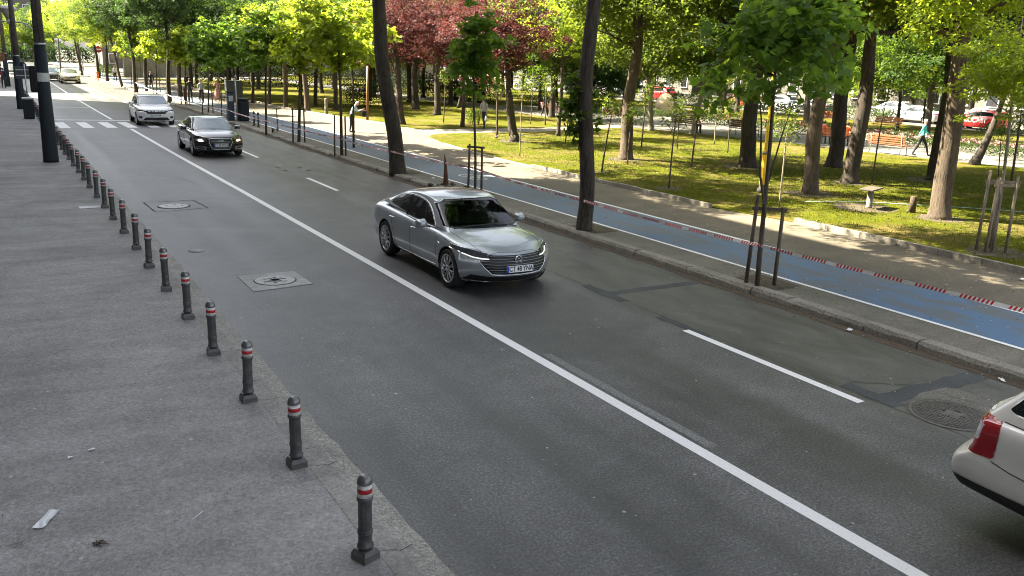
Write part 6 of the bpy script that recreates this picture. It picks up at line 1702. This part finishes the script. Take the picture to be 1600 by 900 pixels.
# far street: cars on the other side of the park
sv = variant(hero, label='parked silver saloon on the far street beyond the benches', parked=True, paint=M['silver'], lev=2, trims=[], top_gaps=[])
SV, hit, ribbon = make_car(sv); place_car(SV, 65.8, 46.0, R(92))
rd = variant(dac, label='red station car with white lettering on its doors on the far street', parked=True, paint=M['redpaint'], lev=3, regions=glass_swap(dac['regions'], M['glass_taxi']))
RD, hit, ribbon = make_car(rd); place_car(RD, 64.3, 39.6, R(92))
mb = MB(); mb.box(-1.3, .2, -.6, .6, 1.52, 1.56, bev=.015); mb.build('roof_board', M['ink_white'], RD)
me = text_mesh('ROCAST', .46, .006, .012, 1.0); me.materials.append(M['ink_white'])
l = link_mesh('lettering', me, RD); l.rotation_euler = (R(90), 0, R(180)); l.location = (-.1, .945, .72)
hh = hit('y', 1, (0, .72), 0); l.location.y = hh.y+.012
gr = variant(aud, parked=True, label='dark grey saloon parked behind the silver one on the far street', paint=M['greypaint'], lev=2)
gr['regions'] = [dict(r_, mat=M['lamp_clear']) if r_['part'] == 'headlamp' else r_ for r_ in aud['regions']]
GR, hit, ribbon = make_car(gr); place_car(GR, 71.5, 44.0, R(92))
far = [(RD, 66, 66, 'red car on the far street right of the birch, seen through leaves'), (RD, 66, 79, 'red car on the far street left of the birch behind the benches'), (GR, 65.5, 56.5, 'grey car on the far street behind the yellow post'), (SV, 71.6, 52.5, 'silver car second row of the far street near the pale facade'), (SV, 66, 95, 'silver car far along the park street behind the ivy trunk'), (GR, 66, 108, 'grey car far along the park street behind the flower shrubs'), (W1, 66, 61.2, 'white car on the far street between the silver and red ones'), (W1, 66, 87.5, 'white car on the far street behind the boulder'), (W1, 71.8, 36, 'white car in the second row of the far street behind the red lettered one'), (RD, 66, 121, 'farthest red car along the park street')]
for src, x, y, lab in far:
    c = dup_tree(src); c.location = (x, y, .05); c.rotation_euler = (0, 0, R(92)); c.name = 'parked_car'
    if src is RD:
        for ch in list(c.children):
            if ch.name.startswith('lettering') or ch.name.startswith('roof_board'): bpy.data.objects.remove(ch)
    tag(c, lab, 'car', 'cars along the far street')
for c in (SV, RD, GR): tag(c, group='cars along the far street')

# ------------------------------------------------------------ pearl white off-roader, only its rear quarter in view
rr = dict(label='pearl white off-roader cut off by the right edge, rear corner and red tail lamp showing', L=4.95, W=1.96, lev=4, cell=.022,
    levels=[.36, .46, .695, .745], shoulder=[(-2.48, 1.08), (-1.8, 1.10), (0, 1.09), (1.5, 1.08), (2.48, 1.0)],
    deck=[(-2.48, 1.14), (-1.5, 1.16), (0, 1.15), (1.2, 1.14), (2.1, 1.10), (2.48, 1.02)],
    taper=[(-2.48, .965), (-1.8, .99), (-.5, 1), (1.3, 1.0), (2.48, .97)], plan_f=.25, plan_r=.17, nose=[-.1, 0, 0, 0, 0, -.04], tail=[.03, .12, .13, -.05, -.05, -.09],
    wk=[.93, .985, 1.0, .985, .985, .955], front_rise=[(0, 0), (9, 0)], rear_rise=[(-2.48, .03), (-1.7, 0), (0, 0)],
    cabin=dict(xb=[-2.28, -1.9, -1.0, 0, .9, 1.3], xt=[-1.74, -1.5, -.9, -.2, .35, .55], wb=[.87, .93, .95, .95, .93, .88], wt=[.67, .74, .76, .76, .75, .72], z0=[1.06, 1.04, 1.02, 1.0, 1.0, 1.02], zt=[1.70, 1.76, 1.80, 1.82, 1.80, 1.75], wsb=.14, rsb=.08, crown=.03),
    fa=1.50, ra=-1.22, wr=.37, gap=.06, ww=.26, spokes=6, rstyle='single', paint=M['ivory'], mirror=(.85, 1.22), handles=[(0, .98), (-1.0, .98)], handle_mat=M['ivory'],
    regions=[
        dict(ax='y', sign=0, comp=1, nmin=.3, part='side_window', split=True, mat=M['glass'], poly=smooth_poly([(.95, 1.18), (-1.98, 1.18), (-2.08, 1.22), (-1.64, 1.66), (-.2, 1.70), (.25, 1.68), (.6, 1.5)], 1)),
        dict(ax='x', sign=1, comp=1, nmin=.2, part='windshield', mat=M['glass'], poly=[(-.78, 1.20), (.78, 1.20), (.66, 1.70), (-.66, 1.70)]),
        dict(ax='x', sign=-1, comp=1, nmin=.12, part='rear_window', mat=M['glass'], poly=[(-.72, 1.20), (.72, 1.20), (.62, 1.66), (-.62, 1.66)]),
        dict(ax='y', sign=0, nmin=-.5, part='reversing_lamp', split=True, mat=M['tail_clear'], push=.006, poly=smooth_poly([(-2.66, .85), (-2.22, .85), (-2.19, 1.08), (-2.66, 1.09)], 1)),
        dict(ax='y', sign=0, nmin=-.5, part='tail_lamp', split=True, mat=M['tail_red'], push=.004, poly=smooth_poly([(-2.62, .76), (-2.09, .76), (-2.05, .80), (-2.05, 1.06), (-2.09, 1.105), (-2.62, 1.11)], 1)),
                dict(ax='y', sign=0, nmin=-.5, part='lower_skirt', split=True, mat=M['black'], poly=[(-2.6, .2), (-1.60, .2), (-1.60, .50), (-2.2, .50), (-2.6, .52)]),
    ],
    gaps=[[(-2.07, .75), (-1.9, .72), (-1.66, .70)], [(-2.06, 1.10), (-1.5, 1.095), (0, 1.09)], [(-1.22, 1.09), (-1.25, .9)], [(-.95, 1.1), (-.95, .6)], [(.15, 1.1), (.15, .45)]], trims=[])
RR, hit, ribbon = make_car(rr)
place_car(RR, 7.92, 1.64, R(-91))
# ============================================================ PEOPLE AND BUILDINGS
def person(label, x, y, rz, z=.12, h=1.7, lean=0, top='top_grey', bottom='trousers_black', hair='hair_brown', stride=.12, arms=((.10, .0), (.06, .0)), seated=False, skirt=False, head_tilt=0, group=None, bag=None):
    """faces local +x; arms: per side (hand forward, hand raise)"""
    t = empty('person', (x, y, z), rz, label, 'person', group)
    s = h/1.75
    hip = .92*s if not seated else .50
    zl = hip
    def L(px, pz):            # lean the upper body forward about the hips
        a = lean; dx = px; dz = pz-zl
        return (dx*math.cos(a)+dz*math.sin(a), zl-dx*math.sin(a)+dz*math.cos(a))
    V_ = []; E_ = []; Rr = []
    def add(p, r_, par=None):
        V_.append(p); Rr.append(r_)
        if par is not None: E_.append((par, len(V_)-1))
        return len(V_)-1
    def U(px, py, pz): a, b = L(px*s, pz*s if not seated else (pz-.92)*s+hip); return (a, py*s, b)
    pel = add((0, 0, hip), (.15*s, .12*s))
    w_ = add(U(0, 0, 1.06), (.135*s, .10*s), pel)
    ch = add(U(0, 0, 1.28), (.15*s, .115*s), w_)
    ut = add(U(-.01, 0, 1.42), (.12*s, .10*s), ch)
    nk = add(U(.01, 0, 1.51), (.052*s, .052*s), ut)
    hx = head_tilt
    hd = add(U(.03+hx*.1, 0, 1.60), (.078*s, .086*s), nk)
    ht = add(U(.03+hx*.2, 0, 1.69), (.068*s, .075*s), hd)
    hands = []
    for sd_, (fw, up) in zip((1, -1), arms):
        sh = add(U(0, sd_*.19, 1.40), (.062*s, .062*s), ut)
        e_ = U(-.02+fw*.45, sd_*.235, 1.13+up*.3)
        el = add(e_, (.043*s, .043*s), sh)
        wpos = Vector(e_)+Vector((fw*.9+.04, -sd_*.03, -.23+up*.9)).normalized()*.25*s
        wr_ = add(tuple(wpos), (.029*s, .029*s), el)
        hp = wpos+(wpos-Vector(e_)).normalized()*.07*s
        ha = add(tuple(hp), (.034*s, .018*s), wr_)
        hands.append((wpos, hp, sd_))
    for sd_ in (1, -1):
        st = stride*sd_
        if seated:
            kn = add((.44*s, sd_*.12, hip+.02), (.072*s, .072*s), add((.08, sd_*.10*s, hip-.01), (.095*s, .095*s), pel))
            an = add((.47*s, sd_*.13, .10), (.045*s, .045*s), kn)
        else:
            th = add((0, sd_*.09*s, hip-.06), (.095*s, .095*s), pel)
            kn = add((st*.55+.03, sd_*.10*s, .50*s), (.064*s, .064*s), th)
            an = add((st, sd_*.10*s, .10*s), (.043*s, .043*s), kn)
        a = V_[an]
        hl = add((a[0]-.0, a[1], .045), (.045*s, .04*s), an)
        add((a[0]+.16*s, a[1]+sd_*.02, .032), (.038*s, .026*s), hl)
    me = bpy.data.meshes.new('skeleton'); me.from_pydata(V_, E_, []); me.update()
    o = bpy.data.objects.new('skeleton', me); COL.objects.link(o)
    sk = o.modifiers.new('skin', 'SKIN'); sk.use_smooth_shade = True
    if not me.skin_vertices: pass
    for sv, r_ in zip(me.skin_vertices[0].data, Rr): sv.radius = r_
    me.skin_vertices[0].data[0].use_root = True
    sb = o.modifiers.new('sub', 'SUBSURF'); sb.levels = 2
    dg = bpy.context.evaluated_depsgraph_get()
    body = bpy.data.meshes.new_from_object(o.evaluated_get(dg))
    bpy.data.objects.remove(o)
    mats = [M['skin'], M[top], M[bottom], M['black']]
    for m_ in mats: body.materials.append(m_)
    neck = Vector(U(.0, 0, 1.475)); axis = (Vector(U(0, 0, 1.6))-Vector(U(0, 0, 1.4))).normalized()
    wz = hip+.06
    for p in body.polygons:
        c = p.center
        mi = 1
        if c.z < wz and not (abs(c.y) > .21*s and c.z > hip-.3 and not seated): mi = 2
        if seated and c.z > hip+.07: mi = 1
        if c.z < .085: mi = 3
        if (c-neck).dot(axis) > 0: mi = 0
        for wpos, hp, sd_ in hands:
            if (c-hp).length < .085*s or (c-wpos).length < .035: mi = 0
        p.material_index = mi; p.use_smooth = True
    b = link_mesh('body', body, t)
    # fingers, face
    mb = MB()
    for wpos, hp, sd_ in hands:
        d = (hp-wpos).normalized(); side = d.cross(Vector((0, sd_, 0)));
        side = side.normalized() if side.length > .01 else Vector((1, 0, 0))
        for k, ln in enumerate((.065, .075, .070, .055)):
            b0 = hp+side*(.026-.017*k)*s+d*.01
            mb.tube([b0, b0+d*ln*.5*s, b0+d*ln*.9*s+Vector((0, -sd_*.015, 0))], [.0085*s, .0078*s, .0055*s], 6)
        b0 = wpos+d*.03+side*.022*s; mb.tube([b0, b0+(d*.6+side).normalized()*.04*s, b0+(d*1.4+side).normalized()*.065*s], [.010*s, .009*s, .006*s], 6)
    hc = Vector(U(.03+hx*.1, 0, 1.61)); fr = Vector((math.cos(lean+hx*.6), 0, -math.sin(lean+hx*.6))); upv = Vector((math.sin(lean), 0, math.cos(lean)))
    mb.tube([hc+fr*.085*s+upv*.035*s, hc+fr*.112*s+upv*.0*s, hc+fr*.09*s-upv*.012*s], [.008*s, .014*s, .008*s], 6)
    for sd_ in (1, -1): mb.sphere(hc+Vector((-.005, sd_*.083*s, .01)), (.016*s, .010*s, .028*s), 6, 5)
    mb.build('face_and_hands', M['skin'], b)
    mb = MB()
    for sd_ in (1, -1): mb.sphere(hc+fr*.083*s+upv*.028*s+Vector((0, sd_*.031*s, 0)), .0105*s, 6, 5)
    mb.sphere(hc+fr*.086*s-upv*.045*s, (.008*s, .024*s, .006*s), 6, 4)
    mb.build('eyes_and_mouth', M['crack'], b)
    hm = MB(); hm.sphere(hc+upv*.035*s-fr*.018*s, (.104*s, .094*s, .098*s), 14, 10)
    keep = [f for f in hm.f if sum(((hm.v[i]-hc).dot(fr) < .055*s) or ((hm.v[i]-hc).dot(upv) > .075*s) for i in f) == 4]
    hm.sm = [True]*len(keep); hm.m = [0]*len(keep); hm.f = keep
    hm.build('hair', M[hair], t)
    if skirt:
        mb = MB(); mb.lathe([(.155*s, hip+.10), (.20*s, hip-.05), (.23*s, .55*s), (.25*s, .22*s)], 18); mb.build('skirt', M[bottom], t)
    return t, hands
person('driver in grey top seated behind the windscreen of the silver car', 7.92, 14.82, R(-90.5), .02, 1.68, -.02, 'top_grey', 'trousers_black', 'hair_brown', seated=True, arms=((.4, .35), (.4, .35)))
# stooping man reading in the sun at the lawn edge
pm, hands = person('white haired man in light blue shirt stooping at the lawn edge, holding a black bag', 15.55, 42.2, R(-28), .12, 1.62, .42, 'shirt_blue', 'trousers_black', 'hair_white', .05, ((.55, .42), (.50, .40)), head_tilt=.5)
mb = MB(); mb.box(-.02, .20, -.16, .16, -.30, .0, bev=.03)
v = pm.location+Matrix.Rotation(R(-28), 3, 'Z') @ Vector((hands[0][1].x-.02, 0, hands[0][1].z-.04))
thing('shoulder_bag', mb, M['black'], 'black bag held in front by the stooping white haired man', 'bag', tuple(v), R(-28))
person('woman in pink top and long pink skirt on the pavement by the ticket machine', 15.1, 69.8, R(100), .12, 1.62, 0, 'top_pink', 'skirt_pink', 'hair_fair', .08, ((.15, .3), (.05, 0)), skirt=True)
person('person in grey top and black trousers walking away beside the staked maple', 13.4, 67.2, R(95), .12, 1.66, 0, 'top_grey', 'trousers_black', 'hair_fair', .10)
person('person in black walking next to the grey topped one, half behind a trunk', 12.75, 67.9, R(95), .12, 1.72, 0, 'trousers_black', 'trousers_black', 'hair_brown', .08)
person('dark clothed man standing by a kerb trunk beyond the white car', 12.55, 84.2, R(-80), .12, 1.75, 0, 'navy', 'trousers_black', 'hair_brown', .05)
person('dark clothed person among trunks left of the grey topped walker', 14.9, 80.4, R(-80), .12, 1.7, 0, 'navy', 'trousers_black', 'hair_brown', .05)
person('person in white top and black trousers far up the far pavement', 12.4, 107.9, R(-80), .12, 1.72, 0, 'white_cloth', 'trousers_black', 'hair_brown', .10)
person('small person in orange at the kerb near the yellow taxi', 10.9, 110.5, R(90), .05, 1.2, .15, 'orange_cloth', 'orange_cloth', 'hair_brown', .05)
person('person in pale pink far away on the pavement beyond the taxi', 11.2, 131, R(90), .12, 1.7, 0, 'white_cloth', 'top_pink', 'hair_brown', .08)
pw, hands = person('person in grey top and dark trousers carrying a white bag on the grass path', 23.75, 43.3, R(-150), .13, 1.70, .18, 'top_grey', 'navy', 'hair_brown', .16, ((.05, 0), (.1, 0)))
mb = MB(); mb.tube([(0, 0, .0), (0, 0, -.10), (.02, 0, -.26), (.02, 0, -.34)], [.015, .05, .11, .07], 10)
v = pw.location+Matrix.Rotation(R(-150), 3, 'Z') @ Vector((hands[0][1].x, hands[0][1].y, hands[0][1].z-.04))
thing('plastic_bag', mb, M['bag_white'], 'white plastic bag in the hand of the walker on the grass path', 'bag', tuple(v))
person('man in teal shirt and black trousers striding along the alley behind a thick trunk', 38.35, 26.35, R(-60), .13, 1.74, .06, 'teal', 'trousers_black', 'hair_white', .32, ((.25, .05), (-.15, 0)))
SG = 'people sitting on the benches'
person('seated person in red top on the bench between dark trunks', 38.35, 32.2, R(7), .10, 1.65, -.05, 'red_cloth', 'denim', 'hair_brown', seated=True, arms=((.3, .1), (.3, .1)), group=SG)
person('seated person in blue jeans at the right end of the bench between dark trunks', 38.55, 30.9, R(7), .10, 1.65, .1, 'orange_cloth', 'denim', 'hair_brown', seated=True, arms=((.3, .1), (.3, .1)), group=SG)
person('seated person in red top beside the birch trunk', 35.35, 39.0, R(9), .10, 1.65, .05, 'red_cloth', 'trousers_black', 'hair_brown', seated=True, arms=((.3, .1), (.3, .1)), group=SG)
person('dark clothed person seated on the bench right of the ivy trunk', 35.95, 47.0, R(9), .10, 1.65, .3, 'navy', 'trousers_black', 'hair_brown', seated=True, arms=((.3, .1), (.3, .1)), group=SG)
person('dark clothed person walking on the alley above the plum trunk', 33.6, 52.5, R(-70), .13, 1.72, .1, 'navy', 'trousers_black', 'hair_brown', .2)
person('dark clothed pedestrian on the near pavement at the left edge', 1.3, 88, R(90), .08, 1.72, .0, 'navy', 'trousers_black', 'hair_brown', .12)
person('pedestrian in red trousers far up the near pavement', 1.3, 101, R(90), .08, 1.7, .0, 'trousers_black', 'red_cloth', 'hair_brown', .12)
# far round road sign
t = empty('road_sign', (13.0, 128, .12), 0, 'far red and white no-entry road sign on a grey post at the road end', 'road sign')
mb = MB(); mb.tube([(0, 0, 0), (0, 0, 3.6)], .05, 8); mb.build('post', M['steel'], t)
mb = MB(); mb.lathe([(.0001, -.02), (.42, -.02), (.42, .0), (.0001, .0)], 24, 0, axis='y', c=(0, -.06, 3.3)); mb.build('disc', M['refl_r'], t)
mb = MB(); mb.box(-.30, .30, -.09, -.082, 3.22, 3.38); mb.build('bar', M['refl_w'], t)
mb = MB(); mb.tube([(0, 0, 0), (0, 0, 8)], [.12, .09], 10); thing('street_pole', mb, M['pole_grey'], 'thin grey pole in the middle distance where the road bends', 'pole', (9.2, 140, .1))

# park edge wall, iron fence, pale buildings
def wall(x0, y0, x1, y1, h, lab, mat='wall_conc'):
    a = Vector((x0, y0)); b = Vector((x1, y1)); L_ = (b-a).length; ang = math.atan2(b.y-a.y, b.x-a.x)
    t = empty('park_wall', (x0, y0, 0), ang, lab, 'wall')
    mb = MB(); mb.box(0, L_, 0, .3, -.1, h); mb.build('wall', M[mat], t)
    mb = MB()
    for i in range(int(L_/3)+1): mb.box(i*3-.2, i*3+.2, -.08, -.002, -.1, h+.1)
    mb.build('pier', M[mat], t)
    mb = MB(); mb.box(-.1, L_+.1, -.10, .38, h+.102, h+.22, bev=.02); mb.build('coping', M['kerb_lawn'], t)
wall(15.5, 124, 44, 149, 4.6, 'long beige wall closing the park behind the far tree trunks')
wall(45, 149, 72, 150, 3.2, 'lower beige wall continuing along the park far end')
GB2 = 'buildings around the park'
def building(name, x0, x1, y0, y1, h, face, lab, nx=8, nz=5, mat='facade', roof='kerb_lawn'):
    """face: list of facing sides that get windows"""
    t = empty(name, ((x0+x1)/2, (y0+y1)/2, 0), 0, lab, 'building', GB2)
    a = (x1-x0)/2; b = (y1-y0)/2
    mb = MB(); mb.box(-a, a, -b, b, -.1, h); mb.build('wall', M[mat], t)
    mb = MB(); mb.box(-a-.25, a+.25, -b-.25, b+.25, h+.002, h+.5, bev=.05); mb.build('cornice', M[roof], t)
    wm = MB(); wm.box(-.6, .6, -.05, .0, 0, 1.5); wm.box(-.03, .03, -.065, -.052, 0, 1.5)
    fm = None
    first = None
    for sd_ in face:
        ln = b if sd_ in ('-x', '+x') else a
        n_ = max(2, int(2*ln/3.2))
        for i in range(n_):
            for k in range(int((h-1)/3.1)):
                u = -ln+(i+.5)*2*ln/n_; z = 1.1+k*3.1
                if first is None:
                    first = wm.build('window', M['window_dark'], t)
                    f2 = MB(); f2.box(-.68, -.602, -.09, .01, -.08, 1.58); f2.box(.602, .68, -.09, .01, -.08, 1.58); f2.box(-.6, .6, -.09, .01, 1.502, 1.58); f2.box(-.75, .75, -.16, .01, -.16, -.082); f2.build('frame', M['ink_white'], first)
                    w = first
                else:
                    w = first.copy(); COL.objects.link(w); w.parent = t
                    c_ = first.children[0].copy(); COL.objects.link(c_); c_.parent = w
                if sd_ == '+x': w.location = (a+.055, u, z); w.rotation_euler = (0, 0, R(90))
                if sd_ == '-x': w.location = (-a-.055, u, z); w.rotation_euler = (0, 0, R(-90))
                if sd_ == '-y': w.location = (u, -b-.055, z); w.rotation_euler = (0, 0, 0)
                w.location.x += 0
    return t
# the apartment fronts of the near side, which shade the road
building('apartment_building', -15, -1.4, 40, 78, 22.3, ['+x'], 'longest cream apartment block on the near side whose shadow covers the road')
building('apartment_building', -15, -1.4, 27.5, 39.4, 24.6, ['+x'], 'middle cream apartment block on the near side of the road')
building('apartment_building', -15, -1.4, -12, 26.9, 24.5, ['+x'], 'tallest cream apartment block on the near side nearest the camera')
building('apartment_building', -15, -1.4, 90, 118, 12, ['+x'], 'lower apartment block on the near side far up the street')
building('apartment_building', 84, 96, -10, 40, 16, ['-x'], 'pale building across the far street behind the red lettered car')
building('apartment_building', 86, 98, 44, 92, 14, ['-x'], 'pale building across the far street behind the silver car')
building('apartment_building', 86, 98, 96, 150, 15, ['-x'], 'pale building at the far left end of the park street')
building('apartment_building', -12, 14, 225, 240, 14, ['-y'], 'pale building closing the far end of the road')
building('apartment_building', 18, 80, 172, 184, 12, ['-y'], 'long pale building behind the beige park wall')
